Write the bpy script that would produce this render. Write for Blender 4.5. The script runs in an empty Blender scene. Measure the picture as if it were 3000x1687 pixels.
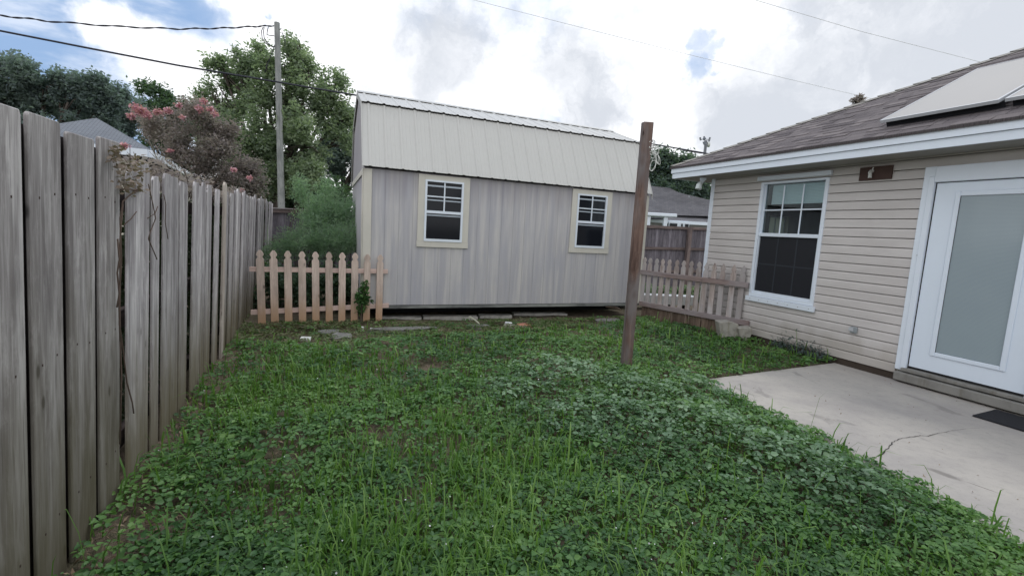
import bpy, math, random
import numpy as np
from mathutils import Vector, Matrix
random.seed(7); rng = np.random.default_rng(11)
C = bpy.context.scene.collection
PI = math.pi
EYE = 1.45
# ---------------------------------------------------------------- camera basis (solved from the photograph)
CR = np.array([0.99847, 0.00665, 0.05498]); CU = np.array([-0.05537, 0.12011, 0.99122]); CF = np.array([0.0, 0.99275, -0.12021])
FPX = 1395.8
def ray(x, y): return CF + CR * (x - 1500) / FPX - CU * (y - 843.5) / FPX
def at(x, y, Y):
    d = ray(x, y); p = d * (Y / d[1]); return np.array([p[0], p[1], p[2] + EYE])
def on(x, y, z):
    d = ray(x, y); t = (z - EYE) / d[2]; return np.array([d[0] * t, d[1] * t, z])
# ---------------------------------------------------------------- local frames
HO = np.array([3.2894, 8.2144]); HU = np.array([0.3776, -0.926]); HN = np.array([-0.926, -0.3776])
SO = np.array([-2.1926, 6.9042]); SU = np.array([0.9207, 0.3903]); SB = np.array([-0.3903, 0.9207]) + 0.025 * SU
FO = np.array([-2.35, 3.2]); FD = np.array([-0.38, 0.925]); FN = np.array([0.925, 0.38])
PA = np.array([2.40, 8.80]); PB = np.array([3.593, 7.312]); PU = (PB - PA) / np.hypot(*(PB - PA)); PN = np.array([PU[1], -PU[0]])
def H(u, o, z): p = HO + u * HU + o * HN; return (p[0], p[1], z)
def S(u, o, z): p = SO + u * SU - o * SB; return (p[0], p[1], z)       # o > 0 towards the yard
def L(u, o, z): p = FO + u * FD + (o + 0.035 * z) * FN; return (p[0], p[1], z)
BC = np.array([-5.2, 10.12])
def Bk(u, o, z): p = BC + u * SU - o * SB; return (p[0], p[1], z)
def PR(u, o, z): p = PA + u * PU + o * PN; return (p[0], p[1], z)      # o > 0 towards the yard
def Wd(x, y, z): return (x, y, z)
# ---------------------------------------------------------------- mesh builder
class MB:
    def __init__(s): s.v = []; s.t = []; s.f = []; s.r = []
    def add(s, vs, fs, ts=None, rnd=None):
        n = len(s.v); s.v += [tuple(map(float, q)) for q in vs]; s.t += [tuple(map(float, q)) for q in (ts or vs)]
        r = random.random() if rnd is None else rnd
        for f in fs: s.f.append(tuple(i + n for i in f)); s.r.append(r)
    def box(s, fr, u0, u1, o0, o1, z0, z1, grain='z', rnd=None, sh=(0, 0)):
        # sh shifts the top along u / o
        q = [(u, o, z) for z in (z0, z1) for o in (o0, o1) for u in (u0, u1)]
        vs = [fr(u + (sh[0] if z == z1 else 0), o + (sh[1] if z == z1 else 0), z) for u, o, z in q]
        ts = [{'z': (u, o, z), 'u': (z, o, u), 'o': (u, z, o)}[grain] for u, o, z in q]
        s.add(vs, [(0, 2, 3, 1), (4, 5, 7, 6), (0, 1, 5, 4), (2, 6, 7, 3), (0, 4, 6, 2), (1, 3, 7, 5)], ts, rnd)
    def prism(s, fr, poly, o0, o1, rnd=None, grain='z'):
        # poly in (u,z), extruded along o
        n = len(poly); q = [(u, o, z) for o in (o0, o1) for u, z in poly]
        vs = [fr(*a) for a in q]; ts = [(u, o, z) if grain == 'z' else (z, o, u) for u, o, z in q]
        s.add(vs, [tuple(range(n - 1, -1, -1)), tuple(range(n, 2 * n))] + [(i, (i + 1) % n, (i + 1) % n + n, i + n) for i in range(n)], ts, rnd)
    def tube(s, pts, rad, n=6, rnd=None, cap=True):
        pts = [Vector(p) for p in pts]; r = rad if hasattr(rad, '__len__') else [rad] * len(pts)
        vs = []; ts = []; acc = 0; prev = None
        for i, p in enumerate(pts):
            d = (pts[min(i + 1, len(pts) - 1)] - pts[max(i - 1, 0)]).normalized()
            if i: acc += (p - pts[i - 1]).length
            a = prev if prev is not None else (Vector((0, 0, 1)) if abs(d.z) < .9 else Vector((1, 0, 0)))
            x = (a - d * a.dot(d)).normalized(); prev = x; y = d.cross(x)
            for k in range(n):
                t = 2 * PI * k / n; vs.append(p + (x * math.cos(t) + y * math.sin(t)) * r[i]); ts.append((r[i] * math.cos(t), r[i] * math.sin(t), acc))
        fs = [(i * n + k, i * n + (k + 1) % n, (i + 1) * n + (k + 1) % n, (i + 1) * n + k) for i in range(len(pts) - 1) for k in range(n)]
        if cap: fs += [tuple(range(n - 1, -1, -1)), tuple((len(pts) - 1) * n + k for k in range(n))]
        s.add(vs, fs, ts, rnd)
    def build(s, name, m, parent=None, origin=None, smooth=False, bevel=0):
        V = np.array(s.v)
        if parent is not None: og = np.array(parent['_o'])
        else: og = np.array(origin) if origin is not None else np.array([V[:, 0].mean(), V[:, 1].mean(), V[:, 2].min()])
        me = bpy.data.meshes.new(name); me.from_pydata([tuple(p) for p in V - og], [], s.f)
        a = me.attributes.new('tc', 'FLOAT_VECTOR', 'POINT'); a.data.foreach_set('vector', np.array(s.t, dtype=np.float32).ravel())
        a = me.attributes.new('rnd', 'FLOAT', 'FACE'); a.data.foreach_set('value', np.array(s.r, dtype=np.float32))
        return finish(name, me, m, parent, og, smooth, bevel)
def finish(name, me, m, parent, og, smooth=False, bevel=0):
    me.validate(); me.update()
    if smooth: me.polygons.foreach_set('use_smooth', [True] * len(me.polygons))
    me.materials.append(m)
    o = bpy.data.objects.new(name, me); C.objects.link(o)
    if parent is not None:
        o.parent = parent
        o.location = (0, 0, 0)
    else: o.location = tuple(og)
    o['_o'] = [float(q) for q in og]
    if bevel:
        b = o.modifiers.new('bevel', 'BEVEL'); b.width = bevel; b.segments = 1; b.limit_method = 'ANGLE'
    return o
def bigmesh(name, V, F4, m, parent=None, og=(0, 0, 0), rnd=None, smooth=False, k=4, tc=None):
    og = np.array(parent['_o']) if parent is not None else np.array(og, float)
    V = np.asarray(V, dtype=np.float64) - og; F4 = np.asarray(F4, dtype=np.int32)
    me = bpy.data.meshes.new(name); me.vertices.add(len(V)); me.vertices.foreach_set('co', V.astype(np.float32).ravel())
    me.loops.add(F4.size); me.loops.foreach_set('vertex_index', F4.ravel())
    me.polygons.add(len(F4)); me.polygons.foreach_set('loop_start', np.arange(0, F4.size, k, dtype=np.int32))
    me.update(calc_edges=True)
    if rnd is not None:
        a = me.attributes.new('rnd', 'FLOAT', 'POINT'); a.data.foreach_set('value', np.asarray(rnd, dtype=np.float32))
    if tc is not None:
        a = me.attributes.new('tc', 'FLOAT_VECTOR', 'POINT'); a.data.foreach_set('vector', np.asarray(tc, dtype=np.float32).ravel())
    return finish(name, me, m, parent, og, smooth)
def thing(name, label, cat, loc, group=None):
    o = bpy.data.objects.new(name, None); C.objects.link(o); o.location = tuple(float(q) for q in loc); o.empty_display_size = .2
    o['_o'] = [float(q) for q in loc]; o['label'] = label; o['category'] = cat
    if group: o['group'] = group
    return o
def sub(o, parent):          # make o (built in world-minus-root space) a child of a part
    o.parent = parent; return o
def tag(o, label, cat, group=None, kind=None):
    o['label'] = label; o['category'] = cat
    if group: o['group'] = group
    if kind: o['kind'] = kind
    return o
def struct(o, kind='structure', label=None):
    o['kind'] = kind
    if label: o['label'] = label
    return o
# ---------------------------------------------------------------- materials
class NT:
    def __init__(s, name):
        s.m = bpy.data.materials.new(name); s.m.use_nodes = True; s.n = s.m.node_tree.nodes; s.l = s.m.node_tree.links
        s.b = s.n['Principled BSDF']; s.out = s.n['Material Output']
    def node(s, t, **k):
        x = s.n.new(t)
        for a, v in k.items(): setattr(x, a, v)
        return x
    def put(s, sock, v):
        if isinstance(v, bpy.types.NodeSocket): s.l.new(v, sock)
        elif v is not None:
            if sock.type == 'RGBA' and len(v) == 3: v = (*v, 1)
            sock.default_value = v
    def attr(s, name, vec=False): return s.node('ShaderNodeAttribute', attribute_name=name).outputs['Vector' if vec else 'Fac']
    def scale(s, vec, sc, loc=None):
        x = s.node('ShaderNodeMapping'); s.put(x.inputs[0], vec); x.inputs['Scale'].default_value = sc
        if loc is not None: s.put(x.inputs['Location'], loc)
        return x.outputs[0]
    def noise(s, vec, sc, det=4, rough=.55, dist=0):
        x = s.node('ShaderNodeTexNoise'); s.put(x.inputs['Vector'], vec); x.inputs['Scale'].default_value = sc
        x.inputs['Detail'].default_value = det; x.inputs['Roughness'].default_value = rough; x.inputs['Distortion'].default_value = dist
        return x.outputs['Fac']
    def voro(s, vec, sc, out='Distance', feat='F1'):
        x = s.node('ShaderNodeTexVoronoi', feature=feat); s.put(x.inputs['Vector'], vec); x.inputs['Scale'].default_value = sc; return x.outputs[out]
    def rng(s, v, a, b, c=0, d=1, smooth=True):
        x = s.node('ShaderNodeMapRange', interpolation_type='SMOOTHSTEP' if smooth else 'LINEAR')
        s.put(x.inputs['Value'], v)
        for i, q in zip((1, 2, 3, 4), (a, b, c, d)): s.put(x.inputs[i], float(q))
        return x.outputs[0]
    def math(s, op, a, b=0.0, c=None):
        x = s.node('ShaderNodeMath', operation=op); s.put(x.inputs[0], a); s.put(x.inputs[1], b)
        if c is not None: s.put(x.inputs[2], c)
        return x.outputs[0]
    def mix(s, f, a, b, mode='MIX'):
        x = s.node('ShaderNodeMix', data_type='RGBA', blend_type=mode); s.put(x.inputs[0], f); s.put(x.inputs[6], a); s.put(x.inputs[7], b); return x.outputs[2]
    def bump(s, h, strength=.3, dist=.01):
        x = s.node('ShaderNodeBump'); s.put(x.inputs['Height'], h); x.inputs['Strength'].default_value = strength; x.inputs['Distance'].default_value = dist
        s.l.new(x.outputs[0], s.b.inputs['Normal'])
    def col(s, c, rough=.8, spec=.3, metal=0):
        s.put(s.b.inputs['Base Color'], c); s.put(s.b.inputs['Roughness'], rough); s.b.inputs['Specular IOR Level'].default_value = spec; s.put(s.b.inputs['Metallic'], float(metal)); return s.m
    def xyz(s, v):
        x = s.node('ShaderNodeSeparateXYZ'); s.put(x.inputs[0], v); return x.outputs
    def offset(s, k=17.0):
        x = s.node('ShaderNodeCombineXYZ'); r = s.attr('rnd')
        s.put(x.inputs[0], s.math('MULTIPLY', r, k)); s.put(x.inputs[1], s.math('MULTIPLY', r, k * 2.3)); s.put(x.inputs[2], s.math('MULTIPLY', r, k * 3.1)); return x.outputs[0]
    def vadd(s, a, b):
        x = s.node('ShaderNodeVectorMath', operation='ADD'); s.put(x.inputs[0], a); s.put(x.inputs[1], b); return x.outputs[0]
def wood(name, light, dark, streak=.6, var=.35, stain=None, stain_h=.5, knots=.6, grey=None, rough=.85, fine=55):
    n = NT(name); tc = n.vadd(n.attr('tc', True), n.offset())
    fi = n.noise(n.scale(tc, (fine, fine, 3.2)), 1, 6, .68, .6)
    br = n.noise(n.scale(tc, (9, 9, .8)), 1, 4, .6, .5)
    f = n.rng(n.math('ADD', n.math('MULTIPLY', fi, .55), n.math('MULTIPLY', br, .5)), .36, .68)
    c = n.mix(n.math('MULTIPLY', f, streak), dark, light)
    c = n.mix(n.rng(f, 0, 1), c, n.mix(f, dark, light))
    ck = n.noise(n.scale(tc, (fine * 2.2, fine * 2.2, 1.4)), 1, 2, .5, .2); c = n.mix(n.rng(ck, .66, .72, 0, .7), c, tuple(q * .4 for q in dark))
    c = n.mix(n.rng(n.noise(n.scale(tc, (14, 14, 6)), 1, 5, .7), .5, .75, 0, .45), c, tuple(q * 1.25 for q in light))
    blotch = n.noise(n.scale(tc, (4, 4, 1.5)), 1, 3, .6)
    c = n.mix(n.rng(blotch, .5, .72, 0, .5), c, tuple(q * .55 for q in dark))
    if grey: c = n.mix(n.rng(n.noise(n.scale(tc, (3, 3, .9)), 1.3, 3), .42, .62, 0, .75), c, grey)
    if knots:
        w = n.scale(n.vadd(tc, n.scale(tc, (.0, .0, .0))), (8, 8, 3.6)); k = n.voro(w, 1)
        c = n.mix(n.rng(k, .10, .30, knots * .5, 0), c, dark); c = n.mix(n.rng(k, .05, .13, knots, 0), c, tuple(q * .3 for q in dark))
    v = n.rng(n.attr('rnd'), 0, 1, 1 - var, 1 + var * .4, False)
    x = n.node('ShaderNodeCombineXYZ')
    for i in range(3): n.put(x.inputs[i], v)
    c = n.mix(1.0, c, x.outputs[0], 'MULTIPLY')
    if stain:
        z = n.xyz(n.attr('tc', True))[2]
        e = n.math('ADD', z, n.math('MULTIPLY', n.noise(n.scale(tc, (10, 10, 1.5)), 1, 3), -.7 * stain_h))
        c = n.mix(n.rng(e, -.35 * stain_h, stain_h * .6, .85, 0), c, stain)
    n.bump(n.math('ADD', fi, n.math('MULTIPLY', br, .6)), .5, .004)
    return n.col(c, rough, .2)
def plain(name, c, rough=.5, spec=.4, dirt=.12, scale=3, bump=0, bscale=60):
    n = NT(name); g = n.node('ShaderNodeNewGeometry').outputs['Position']
    d = n.noise(g, scale, 5, .6); d2 = n.noise(n.scale(g, (8, 8, 1.2)), 2.5, 4)
    cc = n.mix(n.rng(d, .4, .75, 0, dirt), c, tuple(q * .55 for q in c)); cc = n.mix(n.rng(d2, .5, .8, 0, dirt), cc, tuple(a * b for a, b in zip(c, (.62, .58, .5))))
    if bump: n.bump(n.noise(g, bscale, 3), bump, .003)
    return n.col(cc, rough, spec)
M = {}
M['fence_near'] = wood('weathered_board_near', (.54, .525, .525), (.21, .195, .195), var=.22, stain=(.085, .075, .040), stain_h=1.5, knots=.85)
M['fence_far'] = wood('weathered_board_far', (.66, .645, .655), (.27, .25, .265), var=.42, stain=(.13, .11, .06), stain_h=1.1, knots=.5, fine=75)
M['fence_dark'] = wood('dark_fence_board', (.20, .18, .19), (.09, .08, .088), var=.25, knots=.3)
M['rail_dark'] = wood('dark_rail', (.12, .095, .09), (.05, .04, .04), var=.2, knots=.3)
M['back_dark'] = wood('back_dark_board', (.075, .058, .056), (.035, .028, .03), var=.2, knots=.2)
M['back_fence'] = wood('back_fence_board', (.27, .255, .29), (.11, .10, .12), var=.3, knots=.3)
M['back_rail'] = wood('back_fence_rail', (.25, .20, .19), (.10, .08, .08), var=.2, knots=.3)
M['picket_new'] = wood('new_cedar_picket', (.70, .58, .51), (.50, .40, .345), var=.2, stain=(.47, .29, .17), stain_h=.55, knots=.75, streak=.8, fine=40)
M['picket_rail'] = wood('new_cedar_rail', (.66, .51, .46), (.50, .37, .33), var=.1, knots=.5, streak=.8)
M['picket_old'] = wood('old_picket', (.56, .50, .48), (.32, .26, .24), var=.25, grey=(.50, .48, .49), knots=.4)
M['picket_old_rail'] = wood('old_picket_rail', (.33, .26, .245), (.19, .14, .135), var=.15, grey=(.32, .29, .30), knots=.4)
M['skirt'] = wood('skirt_boards', (.25, .19, .15), (.12, .085, .065), var=.35, knots=.2)
M['post'] = wood('treated_post', (.22, .15, .125), (.085, .052, .044), var=.05, grey=(.19, .18, .185), knots=.8, fine=38)
M['pole'] = wood('utility_pole_wood', (.36, .38, .37), (.22, .235, .235), var=.05, knots=.25, fine=30)
M['white'] = plain('white_vinyl_trim', (.72, .79, .88), .38, .45, .05)
M['white2'] = plain('white_door_paint', (.70, .78, .88), .3, .5, .03)
M['shed_trim'] = plain('shed_beige_trim', (.60, .585, .53), .65, .3, .15)
M['metal'] = plain('ivory_metal_sheet', (.475, .48, .465), .45, .5, .10, 1.5)
M['metal_top'] = plain('ivory_metal_roof_top', (.50, .505, .495), .5, .4, .12, 1.5)
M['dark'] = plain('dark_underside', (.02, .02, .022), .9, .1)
M['black'] = plain('black_hardware', (.015, .015, .016), .6, .3)
M['brown'] = plain('brown_mount_board', (.085, .055, .048), .75, .2, .3, 12)
M['mullion'] = plain('white_muntin', (.70, .77, .86), .4, .4, .03)
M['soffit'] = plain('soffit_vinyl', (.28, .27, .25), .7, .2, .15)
M['wire'] = plain('black_cable', (.03, .032, .045), .6, .3)
M['wire_pale'] = plain('pale_aluminium_wire', (.80, .82, .86), .6, .3)
M['rope'] = plain('grey_rope', (.62, .64, .62), .8, .2, .2, 40)
M['steel'] = plain('galvanised_steel', (.45, .47, .50), .45, .5)
M['blindcloth'] = plain('pale_blind', (.82, .88, .86), .7, .2)
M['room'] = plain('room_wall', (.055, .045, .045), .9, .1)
M['concrete_block'] = plain('broken_concrete', (.38, .365, .33), .9, .2, .8, 14, .6, 50)
M['paver'] = plain('paver_stone', (.21, .21, .20), .9, .2, .8, 11, .5, 50)
M['paper'] = plain('white_litter', (.68, .70, .72), .6, .2)
M['brick'] = plain('orange_tile', (.42, .20, .14), .8, .2, .4, 20)
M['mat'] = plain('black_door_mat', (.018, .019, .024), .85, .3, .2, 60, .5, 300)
M['pale_plank'] = plain('pale_plastic', (.62, .65, .66), .5, .4, .15)
def mk_shedwall():
    n = NT('shed_plywood_siding'); tc = n.attr('tc', True); u = n.xyz(tc)[0]; z = n.xyz(tc)[2]
    s1 = n.noise(n.scale(tc, (9, 1, .55)), 1, 5, .6, .3); s2 = n.noise(n.scale(tc, (28, 1, 1.1)), 1, 4, .6); s3 = n.noise(n.scale(tc, (2.2, 1, 1.3)), 1, 3)
    c = n.mix(n.rng(s1, .35, .68), (.42, .42, .455), (.56, .55, .545)); c = n.mix(n.rng(s2, .4, .75, 0, .42), c, (.37, .36, .38))
    c = n.mix(n.rng(s3, .45, .7, 0, .35), c, (.38, .39, .45))
    # water marks from the eave down
    w = n.math('ADD', z, n.math('MULTIPLY', n.noise(n.scale(tc, (13, 1, .3)), 1, 3), -1.0)); c = n.mix(n.rng(w, 1.2, 1.75, 0, .45), c, (.24, .22, .245))
    g = n.math('FRACT', n.math('DIVIDE', u, .203)); gl = n.rng(n.math('ABSOLUTE', n.math('SUBTRACT', g, .5)), .0, .022, 1, 0)
    c = n.mix(n.math('MULTIPLY', gl, .55), c, (.20, .19, .21))
    sp = n.voro(n.scale(tc, (9, 1, 7)), 1); c = n.mix(n.rng(sp, .0, .05, .6, 0), c, (.2, .17, .16))
    n.bump(n.math('SUBTRACT', n.math('MULTIPLY', s2, .35), gl), .5, .006)
    return n.col(c, .8, .2)
M['shed'] = mk_shedwall()
def mk_siding():
    n = NT('beige_vinyl_siding'); tc = n.attr('tc', True)
    s1 = n.noise(n.scale(tc, (1.2, 1, 5)), 1, 4, .6); s2 = n.noise(n.scale(tc, (2, 1, 90)), 1, 3)
    c = n.mix(n.rng(s1, .35, .7), (.515, .49, .48), (.59, .565, .555)); c = n.mix(n.rng(s2, .5, .8, 0, .15), c, (.36, .33, .31))
    z = n.xyz(tc)[2]; w = n.math('ADD', z, n.math('MULTIPLY', n.noise(n.scale(tc, (5, 1, 2)), 1, 4), -.5)); c = n.mix(n.rng(w, -.1, .2, .45, 0), c, (.30, .27, .22))
    n.bump(s2, .08, .002)
    return n.col(c, .5, .35)
M['siding'] = mk_siding()
def mk_shingle(name, a, b, k=1.0):
    n = NT(name); tc = n.attr('tc', True); x = n.node('ShaderNodeTexBrick'); n.put(x.inputs['Vector'], tc)
    x.inputs['Scale'].default_value = 1; x.inputs['Brick Width'].default_value = .24 * k; x.inputs['Row Height'].default_value = .14 * k; x.inputs['Mortar Size'].default_value = .007 * k
    x.offset = .37; n.put(x.inputs['Color1'], a); n.put(x.inputs['Color2'], b); n.put(x.inputs['Mortar'], tuple(q * .45 for q in a))
    g = n.noise(tc, 90, 3); g2 = n.noise(tc, 1.2, 4)
    c = n.mix(n.rng(g, .35, .7, 0, .45), x.outputs[0], tuple(q * 1.5 for q in b)); c = n.mix(n.rng(g2, .4, .7, 0, .4), c, tuple(q * .7 for q in a))
    n.bump(n.math('ADD', n.math('MULTIPLY', g, .2), n.math('SUBTRACT', 1.0, x.outputs['Fac'])), .6, .012)
    return n.col(c, .92, .15)
M['shingle'] = mk_shingle('brown_asphalt_shingle', (.10, .088, .094), (.155, .138, .14))
M['shingle_grey'] = mk_shingle('grey_asphalt_shingle', (.13, .13, .145), (.17, .17, .185), 1.0)
M['shingle_pale'] = mk_shingle('pale_shingle', (.15, .165, .19), (.17, .185, .21), .5)
M['hipcap'] = plain('hip_cap_shingle', (.30, .29, .27), .9, .15, .6, 20, .5)
def mk_conc():
    n = NT('patio_concrete'); g = n.node('ShaderNodeNewGeometry').outputs['Position']
    a = n.noise(g, 1.3, 6, .6); b = n.noise(g, 14, 5, .65); f = n.noise(g, 160, 2); pt = n.voro(g, 55)
    c = n.mix(n.rng(a, .35, .7), (.44, .415, .38), (.35, .33, .315)); c = n.mix(n.rng(pt, .08, .2, .5, 0), c, (.22, .20, .18)); sp2 = n.noise(g, 45, 5, .75); c = n.mix(n.rng(sp2, .55, .75, 0, .5), c, (.25, .235, .215)); c = n.mix(n.rng(b, .45, .75, 0, .4), c, (.27, .255, .24)); c = n.mix(n.rng(f, .5, .75, 0, .25), c, (.50, .47, .43))
    w = n.scale(g, (3.2, 1.6, 1)); v = n.noise(w, .9, 4, .6, .8); c = n.mix(n.rng(v, .62, .70, 0, .5), c, (.20, .19, .18))
    def blob(p, rx, ry, ang, k, amt):
        ma = n.node('ShaderNodeMapping', vector_type='TEXTURE'); n.put(ma.inputs[0], g); ma.inputs['Location'].default_value = (p[0], p[1], 0); ma.inputs['Rotation'].default_value = (0, 0, ang); ma.inputs['Scale'].default_value = (rx, ry, 1e3)
        l = n.node('ShaderNodeVectorMath', operation='LENGTH'); n.put(l.inputs[0], ma.outputs[0])
        e = n.math('ADD', l.outputs['Value'], n.math('MULTIPLY', n.noise(g, 9, 4), .9))
        return n.rng(e, .75, 1.4, amt, 0)
    c = n.mix(blob((2.94, 3.02), .13, .05, -1.0, 1, .6), c, (.13, .12, .11))
    c = n.mix(blob((3.05, 2.86), .12, .012, -1.0, 1, .6), c, (.10, .09, .08))
    c = n.mix(blob((2.88, 3.86), .10, .05, -.9, 1, .45), c, (.17, .165, .16))
    n.bump(n.math('ADD', n.math('MULTIPLY', b, .5), n.math('MULTIPLY', f, .3)), .25, .004)
    return n.col(c, .85, .25)
M['concrete'] = mk_conc()
M['step'] = plain('step_concrete', (.24, .235, .22), .9, .2, .8, 5, .5, 40)
def mk_glass(name, c, rough=.04, spec=.5):
    n = NT(name); g = n.node('ShaderNodeNewGeometry').outputs['Position']; n.bump(n.noise(g, 2.2, 2), .02, .02); return n.col(c, rough, spec)
M['dark_glass'] = mk_glass('dark_window_glass', (.010, .012, .017), .08, .22)
def mk_screen():
    n = NT('insect_screen'); g = n.node('ShaderNodeNewGeometry').outputs['Position']; c = n.mix(n.noise(g, 300, 1), (.010, .011, .015), (.022, .024, .030)); return n.col(c, .55, .25)
M['screen'] = mk_screen()
M['nail'] = plain('rusty_nail', (.06, .04, .035), .8, .2)
def mk_frost():
    n = NT('blinds_in_door_glass'); tc = n.attr('tc', True); z = n.xyz(tc)[2]
    l = n.math('FRACT', n.math('DIVIDE', z, .0125)); f = n.rng(n.math('ABSOLUTE', n.math('SUBTRACT', l, .5)), .1, .5); b = n.noise(tc, 3, 3)
    c = n.mix(f, (.27, .33, .365), (.32, .385, .42)); c = n.mix(n.rng(b, .35, .7, 0, .25), c, (.25, .31, .35)); return n.col(c, .14, .45)
M['frost'] = mk_frost()
def mk_clear():
    n = NT('clear_window_glass'); g = n.node('ShaderNodeBsdfGlossy'); g.inputs['Roughness'].default_value = .03; g.inputs['Color'].default_value = (.85, .95, 1, 1)
    t = n.node('ShaderNodeBsdfTransparent'); t.inputs['Color'].default_value = (.82, .88, .9, 1)
    f = n.node('ShaderNodeFresnel'); f.inputs['IOR'].default_value = 1.4; mx = n.node('ShaderNodeMixShader')
    n.put(mx.inputs[0], f.outputs[0]); n.l.new(t.outputs[0], mx.inputs[1]); n.l.new(g.outputs[0], mx.inputs[2]); n.l.new(mx.outputs[0], n.out.inputs['Surface']); return n.m
M['clear'] = mk_clear()
def mk_solar():
    n = NT('solar_glass_sky_sheen'); g = n.node('ShaderNodeNewGeometry').outputs['Position']
    return n.col(n.mix(n.noise(g, .8, 2), (.24, .23, .22), (.28, .265, .25)), .42, .5)  # pale base colour stands in for sky mirrored at a grazing angle
M['solar'] = mk_solar()
def leafmat(name, cols, trans=.3, rough=.5, spec=.35, nscale=1.2, tint=(1.5, 1.7, .8)):
    n = NT(name); r = n.attr('rnd'); g = n.node('ShaderNodeNewGeometry').outputs['Position']
    x = n.node('ShaderNodeValToRGB'); e = x.color_ramp.elements
    while len(e) < len(cols): e.new(.5)
    for i, c in enumerate(cols): e[i].position = i / (len(cols) - 1); e[i].color = (*c, 1)
    n.put(x.inputs[0], n.math('ADD', n.math('MULTIPLY', r, .72), n.math('MULTIPLY', n.noise(g, nscale, 3), .36)))
    n.col(x.outputs[0], rough, spec)
    t = n.node('ShaderNodeBsdfTranslucent'); n.put(t.inputs['Color'], n.mix(1.0, x.outputs[0], tint, 'MULTIPLY'))
    mx = n.node('ShaderNodeMixShader'); mx.inputs[0].default_value = trans
    n.l.new(n.b.outputs[0], mx.inputs[1]); n.l.new(t.outputs[0], mx.inputs[2]); n.l.new(mx.outputs[0], n.out.inputs['Surface']); return n.m
M['weed'] = leafmat('weed_leaf', [(.022, .050, .022), (.055, .130, .045), (.105, .215, .062), (.20, .33, .11)], .25, .5, .3, 1.0)
M['weed_pale'] = leafmat('pale_weed_leaf', [(.080, .145, .085), (.15, .25, .14), (.25, .36, .22)], .2, .5, .35)
M['grass'] = leafmat('grass_blade', [(.045, .10, .028), (.10, .205, .045), (.20, .32, .085)], .3, .5, .25)
M['tree_mid'] = leafmat('mid_green_foliage', [(.16, .21, .165), (.23, .29, .21), (.31, .37, .26)], .5, .6, .3, .5, (1.45, 1.6, 1.0))  # leaf colour lifted to carry the hazy veil over the crown
M['tree_dark'] = leafmat('dark_foliage', [(.10, .135, .145), (.145, .19, .195), (.21, .26, .26)], .5, .6, .35, .5, (1.4, 1.55, 1.05))  # lightened, bluer leaf tones with the haze painted in
M['tree_back'] = leafmat('deep_green_foliage', [(.055, .09, .070), (.08, .13, .09), (.11, .17, .11)], .4, .6, .3, .5)  # darker green leaf tones for the background tree and shrubs
M['under'] = leafmat('gap_dark_leaf', [(.03, .045, .03), (.05, .07, .04), (.06, .08, .045)], .2, .6, .2)
M['tree_far'] = leafmat('hazy_far_foliage', [(.075, .105, .105), (.10, .145, .135), (.14, .19, .16)], .4, .6, .3, .3)  # distance haze is mixed into this greyish teal leaf colour
M['myrtle'] = leafmat('bronze_foliage', [(.20, .18, .18), (.28, .25, .255), (.22, .235, .20)], .5, .6, .3, .9, (1.35, 1.3, 1.05))
M['pink'] = leafmat('pink_blossom', [(.42, .19, .27), (.56, .30, .40), (.66, .44, .52)], .25, .6, .2, 3)
M['feather'] = leafmat('feathery_shrub', [(.17, .25, .19), (.23, .33, .235), (.30, .39, .28)], .5, .6, .25, .8, (1.4, 1.6, 1.0))
M['vineleaf'] = leafmat('dead_vine_leaf', [(.15, .115, .09), (.26, .21, .18), (.12, .10, .075)], .15, .7, .2, 3)
M['bark'] = plain('bark', (.10, .085, .075), .9, .15, .5, 6, .6, 30)
M['bark_pale'] = plain('pale_bark', (.26, .25, .21), .8, .2, .4, 6, .4, 30)
M['vine'] = plain('dry_vine_stem', (.12, .09, .075), .9, .1, .4, 20)
M['litter'] = leafmat('dry_litter', [(.10, .065, .045), (.20, .145, .10), (.30, .24, .17), (.16, .10, .075)], .1, .8, .1, 3)
M['sprig'] = leafmat('sprig_leaf', [(.07, .10, .04), (.10, .16, .06), (.17, .16, .10), (.13, .22, .08)], .25, .6, .2, 2)
def mk_ground():
    n = NT('yard_soil'); g = n.node('ShaderNodeNewGeometry').outputs['Position']
    a = n.noise(g, .9, 5, .6); b = n.noise(g, 11, 5, .65); f = n.noise(g, 90, 3, .7)
    c = n.mix(n.rng(a, .4, .62), (.21, .165, .13), (.15, .13, .09)); c = n.mix(n.rng(b, .4, .7, 0, .7), c, (.075, .085, .045)); c = n.mix(n.rng(f, .5, .72, 0, .55), c, (.15, .12, .09))
    far = n.rng(n.xyz(g)[1], 14, 26); c = n.mix(far, c, (.05, .085, .03))
    n.bump(n.math('ADD', b, f), .8, .03); return n.col(c, .95, .1)
M['ground'] = mk_ground()
M['nb_wall'] = plain('neighbour_cream_wall', (.60, .58, .50), .8, .2, .15)
M['nb_wall2'] = plain('neighbour_grey_wall', (.50, .49, .50), .8, .2, .15)

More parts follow.
